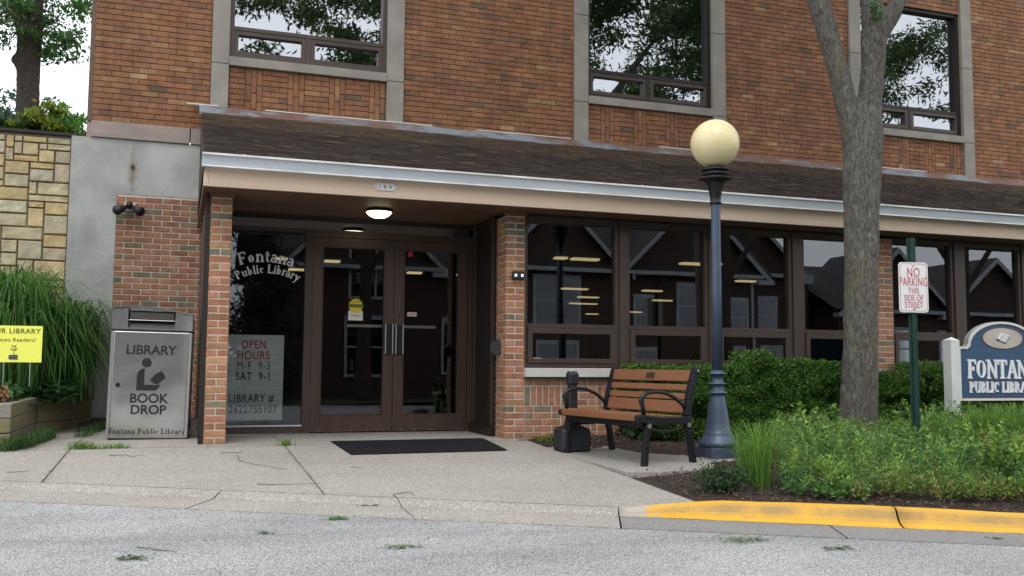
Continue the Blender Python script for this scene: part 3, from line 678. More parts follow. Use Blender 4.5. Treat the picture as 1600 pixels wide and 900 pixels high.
# bricks below the windows -----------------------------------
AP = MB().box(3.38, 14, 9.286, 9.5, -.25, .612).build('apron_wall', M['mortar'], LB)
def run_rows(x0, x1, z0, rows, off=0):
    for r in range(rows):
        z = z0+r*CO; x = x0-(.1015 if (r+off) % 2 else 0)
        while x < x1-.01:
            a, b = max(x, x0), min(x+.203-J, x1-J)
            if b-a > .03: brick(a, z, b-a, CO-J, 9.278, AP)
            x += .203
def soldiers(x0, z0, nb=6):
    for i in range(nb): brick(x0+i*CO, z0, CO-J, .203-J, 9.278, AP)
bx_ = 3.392
for k in range(26):
    x0 = bx_+k*.4095; x1 = x0+.4095
    zt = .609
    run_rows(x0, x1, zt-CO, 1, 1)
    if k % 2 == 0:
        soldiers(x0, zt-4*CO); run_rows(x0, x1, zt-5*CO, 1, 1); run_rows(x0, x1, zt-9*CO, 4)
    else:
        run_rows(x0, x1, zt-5*CO, 4); soldiers(x0, zt-8*CO); run_rows(x0, x1, zt-9*CO, 1)
P3, n3 = pier(7.86, .25, .0, 2.303)
P4, n4 = pier(12.4, .25, .0, 2.303)
MB().box(3.38, 14, 9.29, 9.5, -.5, -.0005).build('foundation', M['concrete_old'], LB)
stuff_low.build('brick', M['brick'], LB, kind='stuff')

# concrete wall left ------------------------------------------
cw = MB(); cw.box(-1.25, -.744, 11.84, 12.2, -.2, 3.35); cw.box(-.744, .30, 11.842, 12.2, 2.703, 3.348); cw.box(-.744, .30, 11.95, 12.2, -.2, 2.703)
cwo = cw.build('concrete_wall', M['wall_concrete'], LB)
g = MB(); g.tube([(-.585, 11.83, 3.03), (-.585, 11.86, 3.03)], .022, 10); g.build('tie_hole', M['black_plastic'], cwo)
for a, b in ((-1.05, .035), (.045, .33)):
    bevel(MB().box(a, b, 11.815, 12.2, 3.353, 3.545).build('band_stone', M['band_stone'], cwo), .006)
MB().box(-1.10, -1.052, 11.87, 12.2, 3.353, 3.54).build('band_stone', M['band_stone'], cwo)
# upper wall --------------------------------------------------
UW = MB(); UW.box(-1.10, 16.5, 11.90, 12.2, 3.545, 8.5)
# holes are simply in front: windows sit proud of a recess built in the brick layer; the backing is split around them
UW = MB()
WINX = [(.46, 2.40), (5.225, 7.19), (9.83, 11.815), (14.45, 16.4)]
WZ0, WZ1 = 4.475, 6.50
edges = [-1.10]
for a, b in WINX: edges += [a, b]
edges.append(17)
for i in range(0, len(edges), 2): UW.box(edges[i], edges[i+1], 11.856, 12.2, 3.545, 8.5)
for a, b in WINX: UW.box(a, b, 11.856, 12.2, 3.545, 4.37); UW.box(a, b, 11.856, 12.2, 6.5, 8.5)
UWo = UW.build('upper_wall', M['mortar_dark'], LB)
UPAL = [(.300, .134, .066), (.285, .126, .062), (.315, .146, .070), (.265, .124, .065), (.33, .182, .088), (.210, .112, .066), (.240, .116, .064), (.40, .26, .145), (.15, .100, .066)]
UWT = [8, 8, 6, 6, 1.8, 1.6, 4, .5, .5]
ub = MB(); JU = .007
def ubrick(a, b, z0, z1, Yf=11.838):
    ub.tint = jit(rnd.choices(UPAL, UWT)[0], .08); y = Yf+rnd.uniform(-.0015, .0015)
    ub.cbox(a, b, y, 11.87, z0, z1, .003)
def field(x0, x1, z0, z1, Yf=11.838):
    k = 0; z = z0
    while z < z1-.02:
        x = x0-((rnd.uniform(-.02, .02)+(.1015 if k % 2 else .203)) % .203); zz = min(z+CO-JU, z1)
        while x < x1-.004:
            a, b = max(x, x0), min(x+.203-.004, x1-.001)
            if b-a > .015: ubrick(a, b, z, zz, Yf)
            x += .203
        z += CO; k += 1
PIL = [(.25, .46), (2.40, 2.625), (5.01, 5.225), (7.19, 7.41), (9.615, 9.83), (11.815, 12.03), (14.235, 14.45)]
field(-1.048, .25, 3.55, 6.9); field(2.625, 5.01, 3.55, 6.9); field(7.41, 9.615, 3.55, 6.9); field(12.03, 14.235, 3.55, 6.9)
field(-1.10, -1.052, 3.55, 6.9, 11.86)
for a, b in WINX[:3]:
    field(a, b, 6.5, 6.9)
    x = a+.004; k = 0
    segs = [('h', .19), ('v', 3), ('h', .30), ('v', 3), ('h', .30), ('v', 3), ('h', .30), ('v', 3)]
    for typ, q in segs:
        if typ == 'h':
            e = min(x+q, b-.003); z = 3.82-CO*4; r = 0
            while z < 4.345:
                xx = x-(.1 if r % 2 else 0)
                while xx < e-.01:
                    c, d = max(xx, x), min(xx+.199, e)
                    if d-c > .02: ubrick(c, d, z, min(z+CO-JU, 4.352))
                    xx += .203
                z += CO; r += 1
            x = e+.006
        else:
            for i in range(q):
                if x+.06 > b: break
                z = 4.352
                z -= (i % 2)*.1
                if i % 2: ubrick(x, x+.0617, z, 4.352)
                while z > 3.6: ubrick(x, x+.0617, z-.197, z-.003); z -= .203
                x += CO
    if b-x > .03:
        z = 3.82-CO*4
        while z < 4.345: ubrick(x, b-.003, z, min(z+CO-JU, 4.352)); z += CO
ub.build('brick', M['brick_up'], UWo, kind='stuff')
for (a, b) in PIL:
    for z0, z1 in ((3.55, 4.372), (4.378, 5.6), (5.606, 6.9), (6.906, 8.5)):
        bevel(MB().box(a+.003, b-.003, 11.80, 12.1, z0, z1).build('pilaster_stone', M['stone_trim'], UWo), .006)
# upper windows -----------------------------------------------
def rect_frame(g, x0, x1, z0, z1, y0, y1, t, tb=None):
    tb = tb or t
    g.box(x0, x0+t, y0, y1, z0, z1); g.box(x1-t, x1, y0, y1, z0, z1); g.box(x0+t, x1-t, y0+.0007, y1, z0, z0+tb); g.box(x0+t, x1-t, y0+.0007, y1, z1-t, z1)
for wi, (a, b) in enumerate(WINX[:3]):
    W = empty('upper_window', ((a+b)/2, 11.9, WZ0), parent=LB); cx, cz = (a+b)/2, WZ0
    def LX(g): 
        g.v = [(x-cx, y-11.9, z-cz) for x, y, z in g.v]; return g
    sp = .035
    g = MB(); rect_frame(g, a, b, WZ0, WZ1, 11.87, 12.02, .05); zr = WZ0+.36
    g.box(a+.05, b-.05, 11.875, 12.0, zr, zr+.045); mid = cx-.02
    g.box(mid-.03, mid+.03, 11.878, 12.0, WZ0+.05, zr); LX(g).build('frame', M['bronze_dark'] if wi else M['bronze'], W)
    for (u0, u1) in ((a+.05, mid-.03), (mid+.03, b-.05)):
        g = MB(); rect_frame(g, u0+.002, u1-.002, WZ0+.052, zr-.002, 11.884, 11.98, .05); LX(g).build('sash_frame', M['bronze'], W)
        LX(MB().quad((u0+.05, 11.94, WZ0+.1), (u1-.05, 11.94, WZ0+.1), (u1-.05, 11.94, zr-.05), (u0+.05, 11.94, zr-.05))).build('pane', M['glass_up'], W)
    LX(MB().quad((a+.05, 11.95, zr+.045), (b-.05, 11.95, zr+.045), (b-.05, 11.95, WZ1-.05), (a+.05, 11.95, WZ1-.05))).build('pane', M['glass_up'], W)
    g = MB(); z = zr+.06
    while z < WZ1-.06: g.quad((a+.06, 12.03, z), (b-.06, 12.03, z), (b-.06, 12.045, z+.017), (a+.06, 12.045, z+.017)); z += .025
    o = LX(g).build('blind', M['blind'], W, kind='stuff')
    s = bevel(LX(MB().box(a-.001, b+.001, 11.79, 12.0, 4.362, 4.472)).build('sill', M['stone_trim'], W), .006)
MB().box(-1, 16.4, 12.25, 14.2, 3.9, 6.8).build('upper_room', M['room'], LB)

# canopy roof -------------------------------------------------
EZ, EY, RZ, RY = 2.60, 8.74, 3.755, 11.80     # eave and ridge of the lean-to roof
X0R, X1R = .155, 15
sl_ = (RZ-EZ)/(RY-EY)
g = MB(); g.prism([(0, 0)], 0, 0) if False else None
g = MB(); g.poly([(X0R, EY+.02, EZ-.03), (X1R, EY+.02, EZ-.03), (X1R, RY, RZ-.02), (X0R, RY, RZ-.02)])
g.poly([(X0R, EY+.02, EZ-.03), (X0R, RY, RZ-.02), (X0R, RY, 2.40), (X0R, EY+.15, 2.40)])
RF = g.build('canopy_roof', M['roof_deck'], LB)
sh = MB(); rows = 44
for k in range(rows):
    y0 = EY+(RY-EY)*k/rows; y1 = EY+(RY-EY)*(k+1.25)/rows; x = X0R-rnd.random()*.15
    while x < X1R:
        wd = rnd.choice((.12, .16, .2, .26)); a, b = max(x, X0R), min(x+wd, X1R)
        fr = k/rows
        base = (.052, .036, .030) if fr < .62 else (.085, .058, .038)
        c = rnd.random(); base = base if c > .12 else ((.11, .075, .045) if fr > .5 or c < .04 else (.035, .026, .024))
        sh.tint = jit(base, .25); th = .012+rnd.random()*.006; dz = rnd.uniform(-.004, .004); dy = rnd.uniform(-.006, .006)
        if b > a:
            sh.quad((a, y0+dy, EZ+(y0-EY)*sl_+th+dz), (b, y0+dy, EZ+(y0-EY)*sl_+th+dz), (b, y1, EZ+(y1-EY)*sl_+.002), (a, y1, EZ+(y1-EY)*sl_+.002))
            sh.quad((a, y0+dy, EZ+(y0-EY)*sl_-.008), (b, y0+dy, EZ+(y0-EY)*sl_-.008), (b, y0+dy, EZ+(y0-EY)*sl_+th+dz), (a, y0+dy, EZ+(y0-EY)*sl_+th+dz))
        x += wd
sh.build('shingle', M['shingle'], RF, kind='stuff')
# flashing pieces
x = .13; k = 0
while x < 13.2:
    e = min(x+2.6, 13.2); g = MB()
    n = 12
    for i in range(n):
        xa, xb = x+(e-x)*i/n, x+(e-x)*(i+1)/n; wa = .006*math.sin(xa*5)+.004*math.sin(xa*13); wb = .006*math.sin(xb*5)+.004*math.sin(xb*13)
        g.quad((xa, 11.60+wa, 3.685+.018), (xb, 11.60+wb, 3.685+.018), (xb, 11.78, 3.825+wb), (xa, 11.78, 3.825+wa))
        g.quad((xa, 11.60+wa, 3.685-.012), (xb, 11.60+wb, 3.685-.012), (xb, 11.60+wb, 3.685+.018), (xa, 11.60+wa, 3.685+.018))
        g.quad((xa, 11.78, 3.825+wa), (xb, 11.78, 3.825+wb), (xb, 11.845, 3.835), (xa, 11.845, 3.835))
    g.build('flashing', M['flashing'], LB); x = e+.004; k += 1
for a, b in ((-.02, .35), (.9, 3.0), (3.6, 4.95), (6.3, 7.1), (9.9, 11.0)):
    MB().box(a, b, 11.776, 11.80, 3.832, 3.842).build('flashing_edge', M['flash_edge'], LB)
# gutter (K profile), with hangers
gp = [(8.848, 2.497), (8.765, 2.497), (8.752, 2.50), (8.745, 2.52), (8.73, 2.575), (8.72, 2.598), (8.735, 2.598), (8.848, 2.52)]
x = X0R-.02; nseg = 0
while x < 14.6:
    e = x+3.05; g = MB(); nn = len(gp)
    g.v += [(x, p[0], p[1]) for p in gp]+[(e-.002, p[0], p[1]) for p in gp]
    for i in range(nn): j = (i+1) % nn; g.face((i, j, nn+j, nn+i))
    g.face(range(nn)); g.face(range(2*nn-1, nn-1, -1))
    go = g.build('gutter', M['gutter'], LB)
    MB().box(x, e, 8.704, 8.736, 2.590, 2.607).build('gutter_lip', M['gutter_lip'], go)
    MB().box(x, e, 8.738, 8.753, 2.490, 2.503).build('gutter_bead', M['gutter_lip'], go)
    h = x+.35
    while h < e: MB().box(h, h+.02, 8.712, 8.8, 2.605, 2.613).build('gutter_hanger', M['gutter_lip'], go); h += .92
    x = e
# fascia boards
fx = X0R
for i, L in enumerate((.045, 3.6, 3.66, 3.66, 3.7)):
    g = MB().box(fx, fx+L-.003, 8.85, 8.875, 2.352, 2.515); g.build('fascia_board', M['fascia'], LB); fx += L
MB().box(X0R, X1R, 8.853, 8.895, 2.334, 2.351).build('fascia_trim', M['fascia'], LB)
MB().box(X0R, X0R+.02, 8.876, 11.8, 2.335, 2.56).build('side_fascia', M['soffit'], LB)
sf_ = MB().box(X0R+.02, X1R, 8.896, 9.9, 2.345, 2.36).build('soffit', M['soffit'], LB)
MB().box(X0R+.02, 3.2, 9.9, 10.46, 2.345, 2.36).build('soffit', M['soffit'], LB)
MB().box(.225, .445, 9.262, 9.30, 2.304, 2.344).build('pier_cap', M['soffit'], LB)
MB().box(3.155, 3.39, 9.262, 9.30, 2.304, 2.344).build('pier_cap', M['soffit'], LB)
# return wall left of the entrance, clad in brown metal
MB().box(.200, .2345, 9.30, 11.835, 0.005, 2.34).build('return_cladding', M['bronze'], LB)
MB().box(.188, .2335, 9.272, 9.298, 0.002, 2.34).build('return_trim', M['bronze_dark'], LB)
# right flank of the entrance recess
RWg = MB().box(3.145, 3.30, 9.58, 10.45, .012, 2.34).build('recess_wall', M['bronze_dark'], LB)
MB().box(3.128, 3.1445, 9.60, 9.66, .12, 2.32).build('recess_trim', M['bronze'], RWg); MB().box(3.128, 3.1445, 10.24, 10.30, .12, 2.32).build('recess_trim', M['bronze'], RWg)
MB().box(3.10, 3.1445, 9.585, 10.37, .012, .10).build('base_plate', M['bronze_dark'], RWg)

# entrance front ----------------------------------------------
YD = 10.40
EN = empty('entrance_front', (1.8, YD, 0), parent=LB)
def ent(g, name, mat, par=None, **k):
    g.v = [(x-1.8, y-YD, z) for x, y, z in g.v]; return g.build(name, mat, par or EN, **k)
ent(MB().box(.24, 3.15, YD-.05, YD+.06, 2.29, 2.345), 'header', M['bronze_dark'])
ent(MB().box(.24, 3.15, YD-.04, YD+.06, 2.165, 2.205), 'transom_bar', M['bronze'])
ent(MB().quad((.3, YD, 2.205), (3.12, YD, 2.205), (3.12, YD, 2.29), (.3, YD, 2.29)), 'transom_pane', M['glass_up'])
for a, b in ((.236, .30), (1.255, 1.335), (3.085, 3.143)):
    ent(MB().box(a, b, YD-.055, YD+.06, .012, 2.163 if a > .3 else 2.163), 'mullion', M['bronze'])
ent(MB().box(.30, 1.255, YD-.045, YD+.06, .012, .105), 'bottom_rail', M['bronze'])
ent(MB().box(.30, 1.255, YD-.052, YD-.046, .085, .10), 'glazing_bead', M['gutter'])
ent(MB().quad((.30, YD, .105), (1.255, YD, .105), (1.255, YD, 2.163), (.30, YD, 2.163)), 'pane', M['glass_entry'])
ent(MB().box(.236, 3.14, YD-.10, YD+.08, .0, .011), 'threshold', M['bolt'])
def door(x0, x1, hinge_left):
    d = empty('door', ((x0+x1)/2-1.8, -.005, .015), parent=EN); cx = (x0+x1)/2
    def B(g, n, m, **k): g.v = [(x-cx, y-YD+.005, z-.015) for x, y, z in g.v]; return g.build(n, m, d, **k)
    z0, z1 = .02, 2.125; st = .105
    g = MB(); g.box(x0, x0+st, YD-.03, YD+.02, z0, z1); g.box(x1-st, x1, YD-.03, YD+.02, z0, z1)
    g.box(x0+st, x1-st, YD-.029, YD+.02, z0, z0+.175); g.box(x0+st, x1-st, YD-.029, YD+.02, z1-.10, z1); bevel(B(g, 'frame', M['bronze_door']), .003)
    B(MB().quad((x0+st, YD, z0+.175), (x1-st, YD, z0+.175), (x1-st, YD, z1-.1), (x0+st, YD, z1-.1)), 'pane', M['glass_entry'])
    g = MB(); a, b, c, e = x0+st, x1-st, z0+.175, z1-.1
    rect_frame(g, a, b, c, e, YD-.034, YD-.004, .010); B(g, 'glazing_bead', M['bronze'])
    hx = x1-.055 if hinge_left else x0+.055
    g = MB(); g.box(hx-.035, hx+.035, YD-.075, YD-.055, .865, 1.185); g.box(hx-.02, hx+.02, YD-.055, YD-.03, .90, .93); g.box(hx-.02, hx+.02, YD-.055, YD-.03, 1.12, 1.15)
    h = B(g, 'handle', M['black_metal'])
    for sx_ in (-1, 1):
        B(MB().box(hx+sx_*.040-.006, hx+sx_*.040+.006, YD-.082, YD-.054, .86, 1.19), 'handle_edge', M['bolt'])
    pb = (x0+st+.30, x1-st) if hinge_left else (x0+st, x1-st-.24)
    B(MB().box(pb[0], pb[1], YD+.06, YD+.10, 1.155, 1.185), 'push_bar', M['sign_cream'])
    if hinge_left:
        for hz in (.28, 1.95): B(MB().tube([(x0-.008, YD-.04, hz-.05), (x0-.008, YD-.04, hz+.05)], .009, 8), 'hinge', M['bronze_dark'])
    else: B(MB().tube([(x0+.055, YD-.045, 1.30), (x0+.055, YD-.02, 1.30)], .016, 12), 'lock', M['bronze'])
    g = MB()
    for q in range(5): xx = x0+.1+q*(x1-x0-.2)/4; g.tube([(xx, YD-.037, .03), (xx, YD-.02, .03)], .006, 6)
    B(g, 'bolt', M['bolt'])
    return d, B
d1, B1 = door(1.338, 2.232, True); d2, B2 = door(2.238, 3.082, False)
ent(MB().box(1.335, 3.085, YD-.045, YD+.05, 2.128, 2.163), 'door_header', M['bronze_door'])
ent(MB().box(2.2322, 2.2378, YD-.02, YD+.02, .02, 2.12), 'door_sweep', M['black_plastic'])
# stickers
g = MB(); g.box(1.735, 1.895, YD-.003, YD-.001, 1.225, 1.33); s1 = B1(g, 'sticker', M['white_st']); s1['label'] = 'white and yellow round notice sticker'
g = MB(); g.prism([(1.815+.077*math.cos(R(t)), 1.385+.077*math.sin(R(t))) for t in range(0, 360, 15)], YD-.005, YD-.002); B1(g, 'sticker_disc', M['yel_st'])
for zz, hh, tx in ((1.385, .040, 'TOBACCO FREE'), (1.43, .018, 'NO SMOKING'), (1.28, .022, 'Thank you')): 
    t = text_obj('sticker_print', tx, M['olive_ink'], (1.815-(1.338+2.232)/2, -.003, zz-.015), .026, d1)
g = MB(); g.box(1.742, 1.888, YD-.0065, YD-.0052, 1.367, 1.405); B1(g, 'sticker_band', M['olive_ink'])
B2(MB().box(2.395, 2.445, YD-.004, YD-.001, 1.955, 2.012), 'sticker', M['red'])['label'] = 'small red square sticker'
B2(MB().box(2.395, 2.50, YD-.004, YD-.001, 1.285, 1.33), 'sticker', M['white_st'])['label'] = 'small white and red notice sticker'
B2(MB().box(2.402, 2.493, YD-.005, YD-.0042, 1.295, 1.305), 'sticker_line', M['red']); B2(MB().box(2.402, 2.493, YD-.005, YD-.0042, 1.311, 1.318), 'sticker_line', M['red'])
# vinyl lettering on the sidelight
g = MB(); serif_arc(g, 'Fontana', .85, 1.83-.85, .85, .125, YD-.004, YD-.0015, 1.0, .02, .045); serif_arc(g, 'Public Library', .868, 1.71-.64, .64, .090, YD-.004, YD-.0015, .92, .0, .045)
lt = ent(g, 'lettering', M['letter_silver']); lt['label'] = 'silver arched lettering reading Fontana Public Library'
# opening hours letter board (stands inside behind the glass)
BD = empty('letter_board', (.72, YD+.09, .145), label='pale letter board showing the opening hours behind the entrance sidelight', cat='letter board')
g = MB().box(-.37, .345, 0, .03, 0, .905); g.build('board', M['board_white'], BD)
for k in range(1, 8): MB().box(-.37, .345, -.003, 0, k*.113-.003, k*.113+.003).build('rail', M['board_line'], BD)
for tx, x, z, m, s in (('OPEN', .03, .80, 'sign_red2', .125), ('HOURS', .03, .685, 'sign_red2', .125), ('M-F  9-5', .035, .575, 'letter_black', .120), ('SAT  9-1', .035, .462, 'letter_black', .120), ('LIBRARY #', .02, .228, 'letter_black', .118), ('2622755107', .04, .113, 'letter_black', .118)):
    text_obj('lettering', tx, M[m], (x, -.004, z), s, BD, bold=(0 if 'M' in tx else .002), sx=.76, spacing=1.12)
# lower windows ------------------------------------------------
YW = 9.36
LW = [(3.385, 4.49), (4.575, 5.60), (5.68, 6.715), (6.84, 7.86), (8.12, 9.10), (9.245, 10.20), (10.32, 11.3), (11.4, 12.4)]
for i, (a, b) in enumerate(LW):
    W = empty('lower_window', ((a+b)/2, YW, .73), parent=LB); cx = (a+b)/2
    def B(g, n, m, **k): g.v = [(x-cx, y-YW, z-.73) for x, y, z in g.v]; return g.build(n, m, W, **k)
    zt, zb = 2.33, .73; zr = 1.165
    g = MB(); g.box(a, a+.045, YW-.03, YW+.07, zb, zt); g.box(b-.045, b, YW-.03, YW+.07, zb, zt); g.box(a+.045, b-.045, YW-.029, YW+.07, zt-.06, zt); g.box(a+.045, b-.045, YW-.029, YW+.07, zb, zb+.04)
    g.box(a+.045, b-.045, YW-.034, YW+.07, zr-.022, zr+.022); bevel(B(g, 'frame', M['bronze']), .003)
    g = MB(); rect_frame(g, a+.047, b-.047, zb+.042, zr-.024, YW-.045, YW+.03, .058, .05); bevel(B(g, 'sash_frame', M['bronze']), .004)
    B(MB().quad((a+.045, YW+.02, zr), (b-.045, YW+.02, zr), (b-.045, YW+.02, zt-.06), (a+.045, YW+.02, zt-.06)), 'pane', M['glass'])
    B(MB().quad((a+.1, YW-.02, zb+.09), (b-.1, YW-.02, zb+.09), (b-.1, YW-.02, zr-.08), (a+.1, YW-.02, zr-.08)), 'pane', M['glass'])
    if i == 0: B(MB().prism([(3.505, .785), (3.59, .785), (3.60, .795), (3.603, .825), (3.502, .828)], YW-.026, YW-.022), 'sticker', M['white_st'])
for a, b in ((4.49, 4.575), (5.60, 5.68), (6.715, 6.84), (9.10, 9.245), (10.20, 10.32), (11.3, 11.4)):
    bevel(MB().box(a+.001, b-.001, YW-.05, YW+.08, .73, 2.33).build('mullion', M['bronze'], LB), .004)
MB().box(3.385, 12.4, 9.29, 9.46, 2.3305, 2.344).build('window_head', M['bronze_dark'], LB)
for a, b in ((3.375, 5.6), (5.604, 7.855), (8.115, 10.2), (10.204, 12.4)):
    bevel(MB().box(a, b, 9.20, 9.5, .628, .722).build('window_sill', M['sill_white'], LB), .004)
MB().box(3.375, 12.4, 9.23, 9.4, .6125, .627).build('sill_joint', M['black_plastic'], LB)
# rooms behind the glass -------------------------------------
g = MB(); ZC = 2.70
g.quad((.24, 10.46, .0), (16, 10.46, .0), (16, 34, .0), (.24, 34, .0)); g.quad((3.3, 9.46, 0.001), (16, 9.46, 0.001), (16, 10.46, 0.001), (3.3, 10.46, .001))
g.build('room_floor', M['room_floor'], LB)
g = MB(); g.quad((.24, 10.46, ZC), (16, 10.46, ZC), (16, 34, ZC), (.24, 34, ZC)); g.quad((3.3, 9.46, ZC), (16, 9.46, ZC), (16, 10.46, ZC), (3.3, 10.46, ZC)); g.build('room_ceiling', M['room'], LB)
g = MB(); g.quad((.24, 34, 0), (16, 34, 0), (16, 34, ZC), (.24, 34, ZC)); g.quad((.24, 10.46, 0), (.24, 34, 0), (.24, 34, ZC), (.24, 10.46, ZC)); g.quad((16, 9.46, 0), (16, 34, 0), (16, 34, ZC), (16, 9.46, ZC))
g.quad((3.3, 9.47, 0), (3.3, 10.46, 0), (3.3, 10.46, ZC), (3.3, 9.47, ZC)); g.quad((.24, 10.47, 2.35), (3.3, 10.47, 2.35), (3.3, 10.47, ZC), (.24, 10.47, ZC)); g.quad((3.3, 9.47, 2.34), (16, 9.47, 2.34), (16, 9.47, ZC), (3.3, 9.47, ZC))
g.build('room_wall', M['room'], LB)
rr = random.Random(3)
for (px0, px1, py) in ((867, 885, 404), (893, 935, 406), (878, 918, 452), (903, 935, 465), (890, 933, 475), (916, 934, 491), (1063, 1101, 413), (1004, 1034, 455), (983, 1002, 488), (1114, 1125, 414), (508, 530, 409), (637, 658, 427), (715, 728, 430), (430, 448, 405), (452, 478, 422), (1150, 1180, 440), (1020, 1050, 470)):
    Dz = (ZC-.03-CZ); d = ray((px0+px1)/2, py); k = Dz/d.z; x_, y_ = d.x*k, d.y*k; wd = (px1-px0)/FPX*k*1.05
    if y_ > 33 or y_ < 11: continue
    o = MB().box(x_-wd/2, x_+wd/2, y_-.09, y_+.09, ZC-.04, ZC-.005).build('ceiling_light', M['troffer'], LB)
# shelves inside, faintly seen
for i in range(7):
    x_ = 4.2+i*1.7; sh_ = MB(); y_ = 14+(i % 3)*1.3
    sh_.box(x_, x_+.9, y_, y_+.35, .0, 1.5)
    o = sh_.build('bookcase', M['room'], label=['dim bookcase behind the left lower window', 'dim bookcase behind the second lower window', 'dim bookcase behind the glass right of the lamp post', 'dim bookcase behind the glass left of the tree', 'dim bookcase behind the tree trunk', 'dim bookcase behind the parking sign', 'dim bookcase behind the blue sign'][i], cat='bookcase', group='bookcases in the dark room')
# soffit light
SL = empty('soffit_light', (1.90, 9.62, 2.345), label='lit round glass light under the canopy above the doors', cat='ceiling light')
MB().lathe((0, 0, -.035), [(.13, 0), (.135, .01), (.12, .034)], 24).build('base', M['bronze_dark'], SL, smooth=False)
MB().lathe((0, 0, -.105), [(.02, .01), (.065, .016), (.10, .034), (.128, .062), (.132, .07)], 24).build('lamp_glass', M['soffit_lamp'], SL, smooth=True)
# house number
HN = empty('house_number_plate', (1.80, 8.846, 2.432), label='small pale number plate 166 on the beige fascia', cat='number plate')
MB().box(-.085, .085, -.012, 0, -.036, .036).build('plate', M['gutter_lip'], HN)
for s in (-1, 1): MB().box(s*.098-.012, s*.098+.012, -.008, 0, -.012, .012).build('tab', M['gutter_lip'], HN)
for i, c in enumerate('166'):
    MB().box(-.075+i*.05, -.075+i*.05+.046, -.0145, -.0125, -.028, .028).build('tile', M['sign_white'], HN)
    text_obj('digit', c, M['letter_black'], (-.052+i*.05, -.016, 0), .052, HN)
# wall fixtures
FL = empty('motion_floodlight', (-.60, 11.835, 2.54), label='twin black floodlight on a white box at the top of the side brick wall', cat='floodlight')
bevel(MB().box(-.06, .06, -.035, 0, -.035, .055).build('box', M['white_paint'], FL), .004)
for s in (-1, 1):
    MB().tube([(s*.02, -.05, .0), (s*.05, -.10, -.02)], .014, 8).build('arm', M['black_plastic'], FL)
    MB().tube([(s*.04, -.09, .0), (s*.075, -.12, -.025), (s*.11, -.17, -.05), (s*.125, -.20, -.06)], [.025, .042, .052, .056], 14).build('lamp_head', M['black_plastic'], FL, smooth=True)
MB().tube([(0, -.035, .01), (0, -.09, .03), (0, -.13, .02)], [.03, .04, .02], 12).build('sensor', M['black_plastic'], FL, smooth=True)
EL = empty('emergency_light', (3.295, 9.262, 1.675), label='small black twin emergency light fixed to the right entrance pier', cat='wall light')
bevel(MB().box(-.065, .065, -.045, 0, -.045, .045).build('case', M['black_plastic'], EL), .012, 3)
for s in (-1, 1): MB().box(s*.035-.012, s*.035+.012, -.049, -.0455, -.012, .014).build('lens', M['led'], EL)
DB = empty('door_button', (3.15, 9.50, .93), label='round black door opener button at the entrance recess by the right pier', cat='door button')
MB().tube([(-.02, -.06, 0), (.0, -.04, 0), (.05, .0, 0)], [.075, .08, .08], 20).build('disc', M['black_plastic'], DB)

# ------------------------------------------------------------------ stone retaining wall, left
SWL = empty('stone_wall', (-2.6, 11.9, 0), label='yellow limestone block retaining wall with a dark metal coping at the far left', cat='stone wall')
MB().box(-4.6, 1.348, .035, .4, -.1, 3.35).build('wall_core', M['stone_joint'], SWL)
STP = [(.56, .47, .29), (.54, .46, .29), (.58, .50, .33), (.50, .43, .29), (.58, .47, .27), (.54, .49, .36), (.48, .41, .28), (.58, .44, .22), (.53, .46, .32)]
cs, rs_ = .085, .075; ncx, ncz = 70, 44; occ = np.zeros((ncx, ncz), bool); r2 = random.Random(21)
for j in range(ncz):
    for i in range(ncx-1, -1, -1):
        if occ[i, j]: continue
        w_ = r2.choice((2, 2, 3, 3, 4, 4, 5)); h_ = r2.choice((1, 2, 2, 2, 3))
        while w_ > 1 and (i-w_+1 < 0 or occ[i-w_+1:i+1, j].any()): w_ -= 1
        h_ = min(h_, ncz-j)
        while h_ > 1 and occ[i-w_+1:i+1, j:j+h_].any(): h_ -= 1
        if w_ <= 1: h_ = min(h_, 2)
        occ[i-w_+1:i+1, j:j+h_] = True
        xb = 1.348-(ncx-1-i)*cs; xa = xb-w_*cs; za = .02+j*rs_; zb = za+h_*rs_
        xa += .006; xb -= .006; za += .006; zb -= .006; g = MB(); g.tint = jit(r2.choice(STP), .09); nx_, nz_ = 5, 4; US = (0, .035, .35, .65, .965, 1); VS = (0, .06, .5, .94, 1); pr = r2.uniform(0, .008)
        W_, H_ = xb-xa, zb-za
        for b_ in range(nz_+1):
            for a_ in range(nx_+1):
                ed = min(a_, nx_-a_, b_, nz_-b_) == 0
                y = (0.006 if ed else -.006-pr-r2.uniform(0, .008))
                ja = 0 if a_ in (0, 1, 4, 5) else r2.uniform(-.06, .06)*W_; jb = 0 if b_ in (0, 1, 3, 4) else r2.uniform(-.12, .12)*H_
                g.v.append((W_*US[a_]+ja, y, H_*VS[b_]+jb))
        for b_ in range(nz_):
            for a_ in range(nx_): q = b_*(nx_+1)+a_; g.face((q, q+1, q+nx_+2, q+nx_+1))
        n0 = len(g.v); g.v += [(0, .05, 0), (W_, .05, 0), (W_, .05, H_), (0, .05, H_)]; c0, c1, c2, c3 = 0, nx_, nz_*(nx_+1)+nx_, nz_*(nx_+1)
        g.face([n0, n0+1]+[k for k in range(nx_, -1, -1)]); g.face([n0+3]+[nz_*(nx_+1)+k for k in range(nx_+1)]+[n0+2])
        g.face([n0]+[k*(nx_+1) for k in range(nz_+1)]+[n0+3]); g.face([n0+2]+[k*(nx_+1)+nx_ for k in range(nz_, -1, -1)]+[n0+1])
        o = g.build('stone', M['limestone'], SWL); o.location = (xa, 0, za)
MB().box(-4.6, 1.50, -.03, .42, 3.352, 3.385).build('coping', M['bronze_dark'], SWL)
# bank behind the retaining wall
g = MB(); g.poly([(-60, 12.3, 3.2), (-1.1, 12.3, 3.2), (-1.1, 40, 4.0), (-60, 60, 5)]); g.build('upper_bank', M['lawn'], kind='structure')

